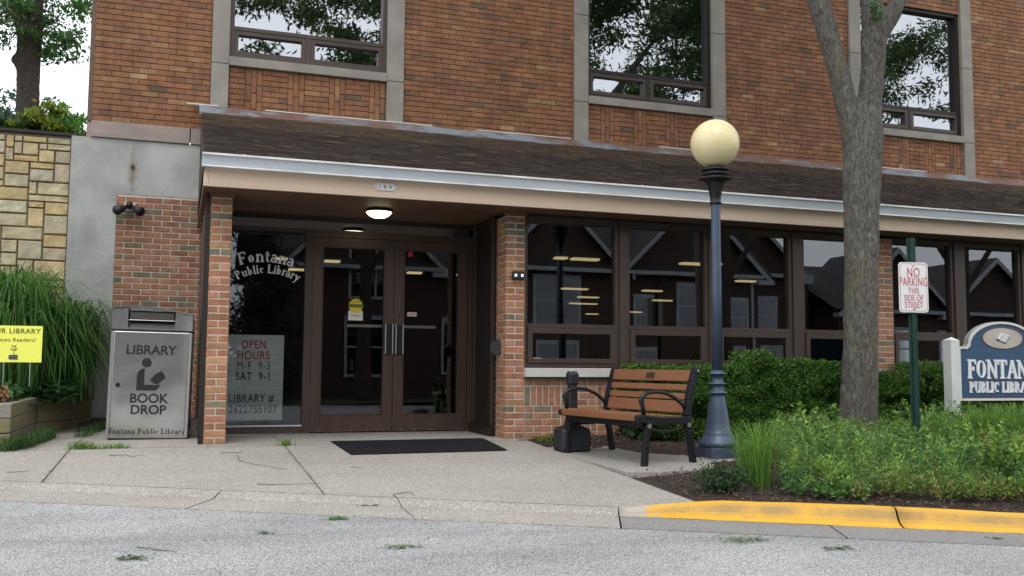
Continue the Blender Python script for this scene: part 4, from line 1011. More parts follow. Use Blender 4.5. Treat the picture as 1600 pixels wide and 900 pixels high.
# ------------------------------------------------------------------ timber planter
PL = empty('timber_planter', (-1.34, 9.15, 0), label='weathered three-course timber planter at the left of the pavement', cat='planter')
def timber(p0, p1, k, top):
    d = Vector((p1[0]-p0[0], p1[1]-p0[1], 0)); L = d.length; a = math.atan2(d.y, d.x)
    g = MB(); g.box(0, L, 0, .15, 0, .126); g.m[1] = 1
    if top: g.m[4] = 1
    if top and abs(d.y) < .5: g.m = [1]*6
    o = bevel(g.build('timber', [M['timber'], M['timber_top']], PL), .01, 2)
    o.location = (p0[0]+1.34, p0[1]-9.15, .003+k*.129+rnd.uniform(-.002, .002)); o.rotation_euler = (0, 0, a)
    return o
for k in range(3):
    e = .0 if k % 2 else .02
    timber((-1.34, 9.15), (-1.34, 10.70), k, k == 2)          # right face, front part
    timber((-1.33, 10.72), (-.90, 11.62), k, False)
    timber((-3.6, 9.16), (-1.50, 9.16+e*.3), k, k == 2)
    timber((-5.7, 9.16), (-3.62, 9.16+e*.3), k, False)
g = MB(); g.quad((-5.7, 9.3, .33), (-1.48, 9.3, .33), (-1.02, 11.86, .36), (-5.7, 11.86, .36)); o = g.build('planter_soil', M['soil'], kind='structure')
g = MB(); g.quad((-1.0, 11.0, .05), (.2, 11.3, .045), (.2, 11.835, .10), (-1.0, 11.835, .12)); g.build('soil_patch', M['soil'], kind='structure')
# ------------------------------------------------------------------ yellow yard sign
YS = empty('yard_sign', tuple(at(20, 566, 9.75)), label='yellow yard sign about the library in front of the tall grass', cat='yard sign')
S0, S1 = -.27, at(66, 540, 9.75).x-YS.location.x; YS.rotation_euler = (0, 0, R(-3))
MB().box(S0, S1, 0, .008, 0, .335).build('panel', M['yellow_sign'], YS)
cxs = (S0+S1)/2+.02
text_obj('lettering', 'OUR LIBRARY', M['olive_ink'], (cxs, -.002, .285), .062, YS, bold=.001, spacing=1.15)
text_obj('lettering', 'Grows Readers!', M['olive_ink'], (cxs+.0, -.002, .205), .05, YS, rot=(R(90), 0, 0), spacing=1.1)
g = MB(); 
for k in range(3): g.box(cxs+.0-.038-(k % 2)*.004, cxs+.035, -.003, 0, .025+k*.015, .037+k*.015)
g.build('book_stack_print', M['sign_navy'], YS)
g = MB(); g.tube([(cxs, -.002, .07), (cxs+.005, -.002, .145)], .002, 5)
for (dx, dz, a) in ((-.03, .12, 1), (.03, .12, -1), (-.02, .15, 1), (.02, .15, -1)):
    g.prism([(cxs, dz-.01), (cxs+dx*.6, dz+.008), (cxs+dx, dz+.004), (cxs+dx*.5, dz-.012)], -.003, -.001)
g.build('sprout_print', M['olive_ink'], YS)
for x_ in (-.075, .145): MB().tube([(x_, .004, .0), (x_, .004, -.22)], .0035, 6).build('stake', M['bolt'], YS)

# ------------------------------------------------------------------ book return
BR = empty('book_return', (-.27, 9.98, 0), label='stainless steel library book return box with black lettering', cat='book drop')
BR.rotation_euler = (0, R(0.9), R(-3))
hw = .372
def hoodtop(x): u = (x+hw)/(2*hw); return 1.285+.028*math.sin(min(1, u*2.2)*math.pi*.5)-.095*max(0, u-.15)**1.5
body = MB().box(-hw, hw, 0, .62, .012, 1.055); bevel(body.build('body', M['steel'], BR), .012, 3)
MB().box(-hw+.02, hw-.02, .01, .6, 0, .012).build('base', M['black_plastic'], BR)
dr = MB().box(-hw+.03, hw-.03, -.010, 0, .035, 1.045); bevel(dr.build('front_door', M['steel'], BR), .004, 2)
pts = [(-hw, 1.066)]+[(hw, 1.066)]+[(hw-2*hw*k/12, hoodtop(hw-2*hw*k/12)) for k in range(13)]
# hood: front plate with an opening (built from four pieces), sides and top
ox0, ox1, oz0, oz1 = -hw+.145, hw-.165, 1.080, 1.250
HD = empty('hood', (0, 0, 0), parent=BR)
g = MB(); g.box(-hw, ox0, -.004, .02, 1.066, hoodtop(-hw+.07)-.01); g.box(ox1, hw, -.004, .02, 1.066, hoodtop(hw)-.005); g.box(ox0, ox1, -.0035, .02, 1.066, oz0); g.build('hood_front', M['steel'], HD)
g = MB(); n = 14
for k in range(n):
    xa, xb = -hw+2*hw*k/n, -hw+2*hw*(k+1)/n; za, zb = hoodtop(xa), hoodtop(xb)
    g.quad((xa, -.012, za), (xb, -.012, zb), (xb, .35, zb-.005), (xa, .35, za-.005)); g.quad((xa, .35, za-.005), (xb, .35, zb-.005), (xb, .6, 1.08), (xa, .6, 1.08))
    g.quad((xa, -.012, za-.012), (xb, -.012, zb-.012), (xb, -.012, zb), (xa, -.012, za))
    g.quad((xa, -.004, max(oz1, 0) if ox0 < (xa+xb)/2 < ox1 else za-.03), (xb, -.004, oz1 if ox0 < (xa+xb)/2 < ox1 else zb-.03), (xb, -.004, zb), (xa, -.004, za))
g.quad((-hw, -.004, 1.066), (-hw, -.012, hoodtop(-hw)), (-hw, .35, hoodtop(-hw)), (-hw, .6, 1.066)); g.quad((hw, -.004, 1.066), (hw, -.012, hoodtop(hw)), (hw, .35, hoodtop(hw)), (hw, .6, 1.066))
g.build('hood_top', M['steel'], HD)
g = MB(); g.quad((ox0, .02, oz0), (ox1, .02, oz0), (ox1, .12, oz1), (ox0, .12, oz1)); g.quad((ox0, .0, oz0), (ox0, .12, oz1), (ox0, 0, oz1), (ox0, 0, oz0)); g.quad((ox1, 0, oz0), (ox1, .0, oz1), (ox1, .12, oz1), (ox1, .02, oz0)); g.quad((ox0, 0, oz1), (ox0, .12, oz1), (ox1, .12, oz1), (ox1, 0, oz1)); g.build('chute', M['steel_dark'], HD)
bevel(MB().box(ox0+.01, ox1-.01, .015, .03, 1.165, 1.243).build('chute_door', M['steel_dim'], HD), .006)
g = MB(); g.tube([(ox0+.005, .005, 1.160), (ox1-.005, .005, 1.160)], .003, 8); g.build('chute_handle', M['bolt'], HD)
MB().box(-hw-.002, hw+.002, -.014, .6, 1.056, 1.066).build('seam_trim', M['steel_dark'], BR)
for s in (-1, 1): MB().box(s*(hw-.013)-.013, s*(hw-.013)+.013, -.013, -.004, .02, 1.045).build('edge_trim', M['bolt'], BR)
text_obj('lettering', 'LIBRARY', M['letter_black'], (.0, -.0115, .865), .125, BR, bold=.0028, sx=.98)
text_obj('lettering', 'BOOK', M['letter_black'], (.0, -.0115, .395), .125, BR, bold=.0028, sx=.98)
text_obj('lettering', 'DROP', M['letter_black'], (.0, -.0115, .285), .125, BR, bold=.0028, sx=.98)
g = MB(); serif_line(g, 'Fontana Public Library', 0, .055, .052, -.0125, -.010, .98, .04, .03); g.build('lettering', M['letter_black'], BR)
# reader emblem
g = MB(); g.prism([(-.035+.046*math.cos(R(t)), .745+.046*math.sin(R(t))) for t in range(0, 360, 15)], -.0125, -.010)
g.prism([(-.118, .475), (-.118, .62), (-.105, .66), (-.08, .685), (-.05, .69), (-.05, .53), (.045, .53), (.075, .53), (.088, .545), (.095, .52), (.07, .482), (.04, .475)], -.0125, -.010)
g.prism([(.0, .58), (.075, .66), (.09, .652), (.105, .675), (.145, .605), (.135, .59), (.07, .535), (.055, .545), (.04, .54)], -.0127, -.010)
g.build('reader_emblem', M['letter_black'], BR)
g = MB().tube([(-hw+.085, -.018, .525), (-hw+.085, -.009, .525)], .022, 14); g.build('lock', M['black_metal'], BR)
MB().box(-hw+.055, -hw+.115, -.0125, -.009, .545, .61).build('lock_plate', M['steel'], BR); MB().box(-hw+.055, -hw+.115, -.015, -.009, .635, .643).build('latch', M['bolt'], BR)
o = bevel(MB().box(.14, .232, 10.25, 10.5, .0, .175).build('concrete_block', M['kerb_concrete'], label='small concrete block on the pavement between book return and brick pier', cat='concrete block'), .006)

# ------------------------------------------------------------------ door mat
g = MB(); c = [(1.40, 9.25), (2.93, 9.27), (2.88, 8.36), (1.44, 8.32)]; n = 10; rr_ = []
for i in range(n+1):
    for j in range(n+1):
        u, v = i/n, j/n; x = (c[0][0]*(1-u)+c[1][0]*u)*(1-v)+(c[3][0]*(1-u)+c[2][0]*u)*v; y = (c[0][1]*(1-u)+c[1][1]*u)*(1-v)+(c[3][1]*(1-u)+c[2][1]*u)*v
        g.v.append((x, y, apron_z(x, y)+.011+.003*math.sin(x*7)*v))
for i in range(n):
    for j in range(n): a = i*(n+1)+j; g.face((a, a+1, a+n+2, a+n+1))
mo = g.build('door_mat', M['mat_rubber'], label='black rubber door mat on the pavement before the entrance doors', cat='door mat'); sm = mo.modifiers.new('s', 'SOLIDIFY'); sm.thickness = .009; sm.offset = -1

# ------------------------------------------------------------------ cigarette receptacle
RX, RYY = 3.52, 8.33; rz0 = bed_z(3.4, 8.3)*.35+PADZ*.65+.017
RC = empty('cigarette_receptacle', (RX, RYY, rz0), label='black plastic cigarette receptacle with slim neck behind the bench front left corner', cat='ash receptacle')
def rring(hx, hy, z, cut=.25, n=8):
    return [(hx, -hy*(1-cut)), (hx, hy*(1-cut)), (hx*(1-cut), hy), (-hx*(1-cut), hy), (-hx, hy*(1-cut)), (-hx, -hy*(1-cut)), (-hx*(1-cut), -hy), (hx*(1-cut), -hy)], z
def loft(rings):
    g = MB()
    for r, z in rings: g.v += [(x, y, z) for x, y in r]
    for i in range(len(rings)-1):
        for k in range(8): a = i*8+k; b = i*8+(k+1) % 8; g.face((a, b, b+8, a+8))
    g.face(list(range(8))[::-1]); g.face(range((len(rings)-1)*8, len(rings)*8)); return g
bevel(loft([rring(.14, .12, 0), rring(.15, .13, .02), rring(.15, .13, .19), rring(.135, .115, .215), rring(.075, .07, .24)]).build('base', M['black_plastic'], RC), .006)
loft([rring(.072, .065, .235), rring(.055, .05, .30), rring(.042, .04, .40), rring(.038, .036, .62)]).build('neck', M['black_plastic'], RC)
bevel(loft([rring(.038, .036, .62), rring(.05, .045, .635), rring(.052, .047, .72), rring(.042, .04, .735), rring(.038, .036, .748)]).build('cap', M['black_plastic'], RC), .004)

# ------------------------------------------------------------------ bench
bu = Vector((.20, -1.09, 0)).normalized(); bang = math.atan2(bu.y, bu.x)
BZ = -.088
BN = empty('park_bench', (3.52, 7.635, BZ), bang, label='park bench with reddish brown slats and black cast iron arms', cat='bench')
# local: x along length towards the road end, +y away from the sitter's front (towards back)
hl = .60
def frame_side(s):
    x = s*(hl-.02); g = MB(); t = .045
    def bar(pts, w_, th=.03):
        # flat cast bar in the yz plane
        P = [Vector((0, p[0], p[1])) for p in pts]
        for i in range(len(P)-1):
            d = (P[i+1]-P[i]); n = Vector((0, -d.z, d.y)).normalized(); wa = w_[i]/2 if isinstance(w_, list) else w_/2; wb = w_[i+1]/2 if isinstance(w_, list) else w_/2
            q = [P[i]+n*wa, P[i]-n*wa, P[i+1]-n*wb, P[i+1]+n*wb]; k = len(g.v)
            for xx in (x-th/2, x+th/2): g.v += [(xx, v.y, v.z) for v in q]
            for f in ((0, 1, 2, 3), (7, 6, 5, 4), (0, 4, 5, 1), (1, 5, 6, 2), (2, 6, 7, 3), (3, 7, 4, 0)): g.face([k+i_ for i_ in f])
    bar([(-.0, 0), (.015, .20), (.045, .385)], [.05, .045, .05], .05)
    fl = g; go = g.build('front_leg', M['black_metal'], BN); bevel(go, .006)
    g = MB()
    bar([(.52, 0), (.50, .12), (.465, .30), (.45, .42)], [.05, .045, .05, .06], .05); bevel(g.build('rear_leg', M['black_metal'], BN), .006)
    g = MB(); bar([(.45, .42), (.47, .55), (.51, .70), (.545, .80)], [.06, .058, .055, .06], .05); g.tube([(x-.03, .553, .80), (x+.03, .553, .80)], .033, 12); bevel(g.build('back_post', M['black_metal'], BN), .005)
    g = MB(); bar([(-.055, .405), (.02, .40), (.20, .385), (.44, .385)], [.06, .062, .058, .06], .045); g.tube([(x-.024, -.055, .407), (x+.024, -.055, .407)], .031, 12); bevel(g.build('seat_rail', M['black_metal'], BN), .005)
    g = MB(); pts = [(.0, .42), (-.012, .50), (-.028, .545), (-.02, .585), (.03, .615), (.12, .625), (.22, .615), (.32, .575), (.40, .52), (.455, .46)]
    g.tube([(x, a, b) for a, b in pts], [.018, .018, .022, .02, .017, .016, .016, .016, .016, .018], 10); g.build('armrest', M['black_metal'], BN, smooth=True)
    g = MB(); pts = [(.03, .35), (.08, .318), (.17, .298), (.28, .298), (.38, .315), (.44, .345)]; g.tube([(x, a, b) for a, b in pts], .011, 8); g.build('brace', M['black_metal'], BN, smooth=True)
    for (a, b) in ((.035, .345), (.452, .345)): MB().tube([(x-s*.0, a, b), (x+s*.034, a, b)], .02, 10).build('bolt', M['bolt'], BN)
    MB().tube([(x+s*.02, .553, .80), (x+s*.034, .553, .80)], .011, 8).build('bolt', M['bolt'], BN)
    for a in (.0, .52): MB().box(x-.03, x+.05*s if s > 0 else x+.03, a-.03, a+.04, 0, .01).build('foot', M['black_metal'], BN)
    for k in range(4): MB().tube([(x+s*.02, .06+k*.09, .393), (x+s*.028, .06+k*.09, .393)], .009, 8).build('rivet', M['black_metal'], BN)
for s in (-1, 1): frame_side(s)
def slat(yc, zc, wd, th, ang, L=hl-.045):
    m = Matrix.Translation((0, yc, zc)) @ Matrix.Rotation(ang, 4, 'X'); g = MB().box(-L, L, -wd/2, wd/2, -th/2, th/2, m)
    return bevel(g.build('slat', M['bench_slat'], BN), .007, 3)
slat(-.052, .412, .055, .055, 0)
for k, y in enumerate((.03, .12, .21, .30, .385)): slat(y, .432-.006*k, .078, .026, R(-1.5))
def bpt(z): # back line
    return .452+(z-.42)*.235
bs = [(.49, .105), (.578, .055), (.655, .055), (.755, .10)]
for z, hgt in bs: slat(bpt(z)-.012, z, .022, hgt, R(-13))
sl0 = MB().box(-.055, .055, -.004, .0, -.022, .022, Matrix.Translation((.02, bpt(.755)-.028, .758)) @ Matrix.Rotation(R(-13), 4, 'X')).build('plaque', M['brass'], BN)
MB().tube([(-hl, .2, .36), (hl, .2, .36)], .014, 8).build('stretcher', M['black_metal'], BN)
MB().box(-hl+.03, hl-.03, -.02, .01, .33, .385).build('apron_bar', M['black_metal'], BN)

# ------------------------------------------------------------------ street lamp
LX_, LY_ = 4.585, 7.50; LZ = -.085
LP = empty('street_lamp', (LX_, LY_, LZ), label='dark blue-grey lamp post with a cream globe behind the bench', cat='street lamp')
bevel(MB().box(-.155, .155, -.155, .155, 0, .12).build('plinth', M['lamp_paint'], LP), .008)
MB().lathe((0, 0, .12), [(.15, 0), (.172, .015), (.172, .04), (.155, .055), (.135, .095), (.128, .105), (.13, .12), (.122, .13), (.112, .16), (.10, .24), (.085, .34), (.068, .43), (.062, .455), (.06, .47), (.092, .476), (.094, .484), (.06, .492), (.056, .54), (.058, .55), (.088, .556), (.09, .563), (.058, .572), (.052, .60), (.052, .64), (.085, .646), (.087, .653), (.055, .665), (.05, .68)], 32).build('base', M['lamp_paint'], LP, smooth=True)
MB().lathe((0, 0, .79), [(.049, 0), (.045, .8), (.041, 1.52), (.041, 1.53)], 24).build('pole', M['lamp_paint'], LP, smooth=True)
MB().lathe((0, 0, 2.31), [(.052, 0), (.054, .02), (.045, .03), (.05, .06), (.06, .12), (.082, .19), (.10, .215), (.155, .225), (.157, .237), (.11, .252), (.098, .262), (.13, .270), (.133, .28), (.10, .295), (.105, .30), (.135, .308), (.137, .32), (.112, .335), (.09, .345)], 32).build('collar', M['black_metal'], LP, smooth=True)
gl = MB(); prof = []
for i in range(33): a = -80+i*(170/32); prof.append((.222*math.cos(R(a)), 2.875+.222*math.sin(R(a))))
gl.lathe((0, 0, 0), prof, 40); gl.build('globe', M['globe'], LP, smooth=True)

# ------------------------------------------------------------------ no parking sign
NP = atD(1433, 712, 8.5); NPx, NPy = NP.x, NP.y; npz = bed_z(NPx, NPy)
NPO = empty('parking_sign', (NPx, NPy, npz), R(-19), label='white no parking street sign on a green steel channel post', cat='street sign')
g = MB(); ztop = 1.93-npz
for s in (-1, 1): g.prism([(s*.012, 0), (s*.040, 0), (s*.040, ztop), (s*.012, ztop)][::s], .012, .016)
for s in (-1, 1): g.box(s*.014-.002, s*.014+.002, -.006, .0122, 0, ztop)
g.box(-.012, .012, -.010, -.006, 0, ztop); g.build('post', M['post_green'], NPO)
sc_ = Vector(atD(1433.5, 447.5, 8.5)); zc = sc_.z-npz
def rrect(w_, h, r, n=6):
    P = []
    for cx_, cz_, a0 in ((w_/2-r, h/2-r, 0), (-w_/2+r, h/2-r, 90), (-w_/2+r, -h/2+r, 180), (w_/2-r, -h/2+r, 270)):
        for i in range(n+1): a = R(a0+90*i/n); P.append((cx_+r*math.cos(a), cz_+r*math.sin(a)))
    return P
PLT = empty('plate', (0, -.020, zc), R(8), parent=NPO)
MB().prism(rrect(.285, .455, .032), 0, .004).build('face', M['sign_white'], PLT)
o1, o2 = rrect(.262, .432, .027), rrect(.254, .424, .024)
g = MB(); n = len(o1)
for i in range(n): j = (i+1) % n; g.quad((o1[i][0], -.0012, o1[i][1]), (o1[j][0], -.0012, o1[j][1]), (o2[j][0], -.0012, o2[j][1]), (o2[i][0], -.0012, o2[i][1]))
g.build('border', M['sign_red2'], PLT)
for tx, z, s, b, m, sx in (('NO', .132, .120, .0004, 'sign_red', .66), ('PARKING', .048, .112, .0004, 'sign_red', .56), ('THIS', -.032, .078, -.0006, 'sign_red', .62), ('SIDE OF', -.098, .078, -.0006, 'sign_red', .64), ('STREET', -.162, .078, -.0006, 'sign_red', .66)):
    text_obj('lettering', tx, M[m], (0, -.0018, z), s, PLT, bold=0, sx=sx, spacing=1.08)
for z in (.195, -.195): MB().tube([(0, -.008, z), (0, 0, z)], .008, 8).build('bolt', M['bolt'], PLT)

# ------------------------------------------------------------------ library sign
LSx, LSy = 7.75, 7.95
LS = empty('library_sign', (LSx, LSy, -.02), 0, label='blue carved wooden library sign between white posts on the right', cat='sign')
def post(x): 
    g = MB(); g.box(x-.058, x+.058, -.058, .058, 0, 1.06); k = len(g.v); g.v += [(x-.064, -.064, 1.06), (x+.064, -.064, 1.06), (x+.064, .064, 1.06), (x-.064, .064, 1.06), (x, 0, 1.10)]
    for f in ((0, 1, 4), (1, 2, 4), (2, 3, 4), (3, 0, 4), (3, 2, 1, 0)): g.face([k+i for i in f])
    bevel(g.build('post', M['white_paint'], LS), .004)
post(-.058); post(1.298)
cxx = .62; zb, zs, zt = .43, 1.00, 1.275; SWD = 1.24
def outline(ins):
    P = [(.01+ins, zb+ins), (SWD-.01-ins, zb+ins), (SWD-.01-ins, zs-ins), (SWD-.12-ins*.3, zs-ins)]
    rx = .475-ins
    for i in range(21): a = R(0+180*i/20); P.append((cxx+rx*math.cos(a), zs+.03-ins+(zt-zs-.03)*math.sin(a)))
    P += [(.12+ins*.3, zs-ins), (.01+ins, zs-ins)]; return P
oa, ob, oc = outline(0), outline(.024), outline(.032)
def ringmesh(a, b, y, y2=None):
    g = MB(); n = len(a)
    for i in range(n): j = (i+1) % n; g.quad((a[i][0], y, a[i][1]), (a[j][0], y, a[j][1]), (b[j][0], y, b[j][1]), (b[i][0], y, b[i][1]))
    if y2 is not None:
        for q in (a, b):
            for i in range(n): j = (i+1) % n; g.quad((q[i][0], y, q[i][1]), (q[i][0], y2, q[i][1]), (q[j][0], y2, q[j][1]), (q[j][0], y, q[j][1]))
    return g
ringmesh(oa, ob, -.034, .03).build('border', M['white_paint'], LS)
ringmesh(ob, oc, -.0268).build('border_line', M['sign_maroon'], LS)
MB().prism(oa, -.022, .024).build('panel', M['sign_blue'], LS)
el = lambda rx, rz, y0, y1: MB().prism([(cxx+rx*math.cos(R(t)), 1.095+rz*math.sin(R(t))) for t in range(0, 360, 10)], y0, y1)
el(.285, .118, -.026, -.022).build('oval_rim', M['sign_maroon'], LS); el(.272, .110, -.030, -.0262).build('oval', M['sign_cream'], LS)
g = MB(); g.prism([(cxx-.10, 1.075), (cxx-.03, 1.145), (cxx+.105, 1.115), (cxx+.035, 1.035)], -.032, -.0303); g.build('book_shadow', M['letter_black'], LS)
g = MB(); g.prism([(cxx-.085, 1.09), (cxx-.03, 1.155), (cxx+.005, 1.15), (cxx+.03, 1.14), (cxx-.035, 1.068), (cxx-.06, 1.085)], -.035, -.0322); g.prism([(cxx-.033, 1.067), (cxx+.032, 1.139), (cxx+.06, 1.135), (cxx+.10, 1.125), (cxx+.035, 1.05), (cxx+.0, 1.06)], -.0355, -.0322); g.build('open_book', M['sign_white'], LS)
g = MB()
for k in range(4): o_ = k*.014; g.box(cxx-.055+o_, cxx-.005+o_, -.0358, -.0351, 1.085+o_, 1.088+o_); g.box(cxx+.0+o_, cxx+.05+o_, -.0362, -.0356, 1.074+o_, 1.077+o_)
g.build('book_lines', M['steel_dark'], LS, kind='stuff')
for dx, m, y in ((-.007, 'letter_silver', -.0255), (0, 'sign_white', -.031)):
    g = MB(); serif_line(g, 'FONTANA', cxx+dx, .665-dx*.4, .195, y, -.022, .82, -.02, .025); serif_line(g, 'PUBLIC LIBRARY', cxx+dx, .515-dx*.4, .112, y, -.022, .80, .0, .025)
    g.build('lettering', M[m], LS)
MB().box(.08, 1.16, -.0235, -.0215, .641, .646).build('rule', M['sign_maroon'], LS)

# ------------------------------------------------------------------ trees
def tree_skin(name, segs, mat, parent, vox=.03, disp=.02):
    """segs: list of (points, radii)"""
    g = MB()
    for pts, rad in segs:
        P, Rr = [], []
        for i in range(len(pts)-1):
            for k in range(4): t = k/4; P.append(Vector(pts[i]).lerp(Vector(pts[i+1]), t)); Rr.append(rad[i]*(1-t)+rad[i+1]*t)
        P.append(Vector(pts[-1])); Rr.append(rad[-1]); g.tube(P, Rr, 14)
    o = g.build(name, mat, parent, smooth=True)
    m = o.modifiers.new('r', 'REMESH'); m.mode = 'VOXEL'; m.voxel_size = vox; m.use_smooth_shade = True
    m = o.modifiers.new('s', 'SMOOTH'); m.iterations = 6; m.factor = .5
    tx = bpy.data.textures.new('bark', 'CLOUDS'); tx.noise_scale = .09; tx.noise_depth = 3; m = o.modifiers.new('d', 'DISPLACE'); m.texture = tx; m.strength = disp; m.texture_coords = 'GLOBAL'
    return o
GREENS = [(.05, .10, .02), (.04, .08, .018), (.07, .13, .025), (.06, .11, .03), (.035, .065, .018)]
def crown(name, blobs, n, parent, L=.11, W=.05, colors=GREENS, mat='leaf', flat=None, tight=.13, per=60):
    C = []
    tot = sum(b[3]**2 for b in blobs)
    for (x, y, z, r, fz) in blobs:
        k = int(n*r*r/tot); sub = max(5, k//per)
        ctr = nrs.normal(size=(sub, 3)); ctr /= np.linalg.norm(ctr, axis=1)[:, None]; ctr *= (nrs.uniform(.35, 1, (sub, 1)))*r; ctr[:, 2] *= fz
        pts = ctr[nrs.randint(0, sub, k)]+nrs.normal(size=(k, 3))*r*tight*[1, 1, .5]
        C.append(pts+[x, y, z])
    C = np.concatenate(C); n = len(C); D = nrs.normal(size=(n, 3)); D[:, 2] -= .4
    cl = pal(colors, n, .3)
    return leaf_cloud(name, C, D, nrs.uniform(.6, 1.2, n)*L, nrs.uniform(.7, 1.2, n)*W, cl, M[mat], parent, flat=flat)
# the street tree in front
MT = empty('street_tree', (6.53, 8.0, 0), label='forked grey-barked tree growing in the planting bed before the right windows', cat='tree')
def rel(o, pts): return [(p[0]-o.location.x, p[1]-o.location.y, p[2]-o.location.z) for p in pts]
segs = [(rel(MT, [(6.55, 8.05, -.15), (6.545, 8.03, .05), (6.54, 8.02, .25), (6.52, 7.95, .8), (6.52, 7.9, 1.69), (6.52, 7.88, 2.33), (6.525, 7.85, 2.9), (6.54, 7.83, 3.15), (6.57, 7.80, 3.5)]), [.27, .225, .195, .175, .168, .176, .195, .185, .13]),
        (rel(MT, [(6.50, 7.87, 2.75), (6.40, 7.84, 3.15), (6.23, 7.82, 3.75), (6.02, 7.84, 4.45), (5.75, 7.8, 5.2), (5.3, 7.6, 6.3), (4.7, 7.3, 7.6)]), [.12, .118, .103, .108, .10, .08, .05]),
        (rel(MT, [(6.57, 7.80, 3.3), (6.58, 7.72, 3.85), (6.55, 7.66, 4.25), (6.50, 7.64, 4.5), (6.4, 7.6, 5.2), (6.6, 7.3, 6.5), (6.9, 6.9, 8)]), [.125, .118, .125, .11, .10, .09, .05]),
        (rel(MT, [(6.59, 7.68, 4.08), (6.72, 7.6, 4.32), (6.92, 7.55, 4.8), (7.6, 7.7, 5.8), (8.6, 7.8, 7.2)]), [.10, .085, .09, .08, .04]),
        (rel(MT, [(5.3, 7.6, 6.3), (4.6, 8.4, 7.2), (4.0, 9.2, 8.0)]), [.07, .05, .03]), (rel(MT, [(6.6, 7.3, 6.5), (7.3, 6.2, 7.5), (7.8, 5.2, 8.4)]), [.07, .05, .03])]
tree_skin('trunk', segs, M['bark'], MT, .022, .022)
cr = crown('crown', [(x-6.53, y-8.0, z, r, .6) for x, y, z, r in ((4.6, 7.4, 7.6, 1.6), (6.6, 6.6, 8.4, 1.9), (8.6, 7.8, 7.8, 1.7), (4.2, 9.2, 8.2, 1.5), (7.8, 5.0, 8.2, 1.6), (10.0, 8.2, 7.1, 1.4), (2.8, 7.6, 8.6, 1.5), (6.2, 9.3, 7.9, 1.4), (8.8, 9.4, 7.5, 1.3), (10.2, 6.4, 8.4, 1.5), (6.6, 7.8, 10, 2.2))], 30000, MT, .14, .05, tight=.12, per=170)
g_c = np.array([(6.47, 7.55, 4.30), (6.42, 7.52, 4.36), (6.52, 7.5, 4.28), (6.45, 7.54, 4.25)])-np.array([6.53, 8.0, 0]); k = 60
cc = g_c[nrs.randint(0, 4, k)]+nrs.normal(size=(k, 3))*.025
leaf_cloud('leaf_sprig', cc, nrs.normal(size=(k, 3))-[0, 0, .5], .05, .022, pal([(.05, .16, .04), (.07, .2, .05)], k), M['leaf_open'], MT, kind='stuff')
# left background trees
BT = empty('background_tree', (-4.3, 19.0, 3.3), label='dark-trunked forked tree rising behind the stone wall at the far left', cat='tree')
t0 = at(42, 200, 19.0)
def P19(px, py): v = at(px, py, 19.0); return (v.x-BT.location.x, 0, v.z-BT.location.z)
segs = [([P19(44, 260), P19(43, 190), P19(44, 130), P19(45, 80), P19(48, 45)], [.24, .205, .20, .21, .22]), ([P19(45, 70), P19(32, 35), P19(20, 0), P19(5, -60), P19(-30, -140)], [.17, .12, .11, .09, .06]), ([P19(50, 55), P19(54, 20), P19(58, -20), P19(70, -120), P19(100, -220)], [.18, .155, .14, .11, .07]),
        ([P19(38, 110), P19(26, 97), P19(17, 90)], [.12, .075, .07])]
tree_skin('trunk', segs, M['bark_dark'], BT, .05, .03)
bl = []
for (px, py, r) in ((-60, 20, 1.3), (5, 40, 1.0), (75, 30, .75), (95, 65, .55), (70, 0, .9), (110, -60, 1.4), (40, -120, 2.2), (140, -140, 2.0), (-40, -60, 2.0), (30, 20, .7)):
    p = P19(px, py); bl.append((p[0], rnd.uniform(-.6, .9), p[2], r, .6))
crown('crown', bl, 13000, BT, .11, .045, [(.07, .16, .04), (.05, .12, .03), (.10, .2, .05), (.04, .09, .03)], 'leaf_open')
# twigs of leaves hanging towards the wall corner
q = []
for (px, py) in ((85, 75), (92, 80), (100, 60), (105, 68), (112, 62), (118, 70), (75, 85), (120, 10), (128, 5), (134, 12), (118, 25), (60, 60)):
    p = P19(px, py); q += [(p[0]+nrs.normal()*.12, nrs.normal()*.2, p[2]+nrs.normal()*.10) for _ in range(60)]
q = np.array(q); leaf_cloud('drooping_sprays', q, nrs.normal(size=(len(q), 3))-[0, 0, .4], .12, .05, pal([(.09, .2, .05), (.07, .15, .04)], len(q)), M['leaf_open'], BT)
for i, (px, py, Y, r, cl, lab) in enumerate(((62, 185, 15, .42, [(.26, .29, .03), (.18, .24, .03), (.12, .18, .03)], 'yellow-green bush behind the stone wall below the tree trunk'), (110, 195, 15.4, .50, [(.10, .24, .05), (.13, .28, .06)], 'bright green bush behind the wall next to the building corner'), (25, 192, 15.2, .4, [(.05, .1, .03), (.07, .12, .03)], 'small green bush behind the wall at the left edge'), (0, 165, 26, 1.4, [(.05, .10, .07), (.06, .12, .08)], 'blue-green conifer-like tree far behind the stone wall at the left edge'))):
    v = at(px, py, Y); B_ = empty('background_bush' if i < 3 else 'background_conifer', (v.x, v.y, 3.2), label=lab, cat='bush' if i < 3 else 'tree')
    hz_ = v.z-3.2-r*.3
    crown('foliage', [(0, 0, hz_, r, .75), (-r*.8, .2, hz_-.15, r*.8, .7), (r*.9, .1, hz_-.1, r*.7, .7)], 3200, B_, .10 if i < 3 else .2, .05 if i < 3 else .08, cl, 'leaf_open')
    MB().tube([(0, 0, -.2), (0, 0, hz_)], .03, 6).build('stem', M['bark_dark'], B_)
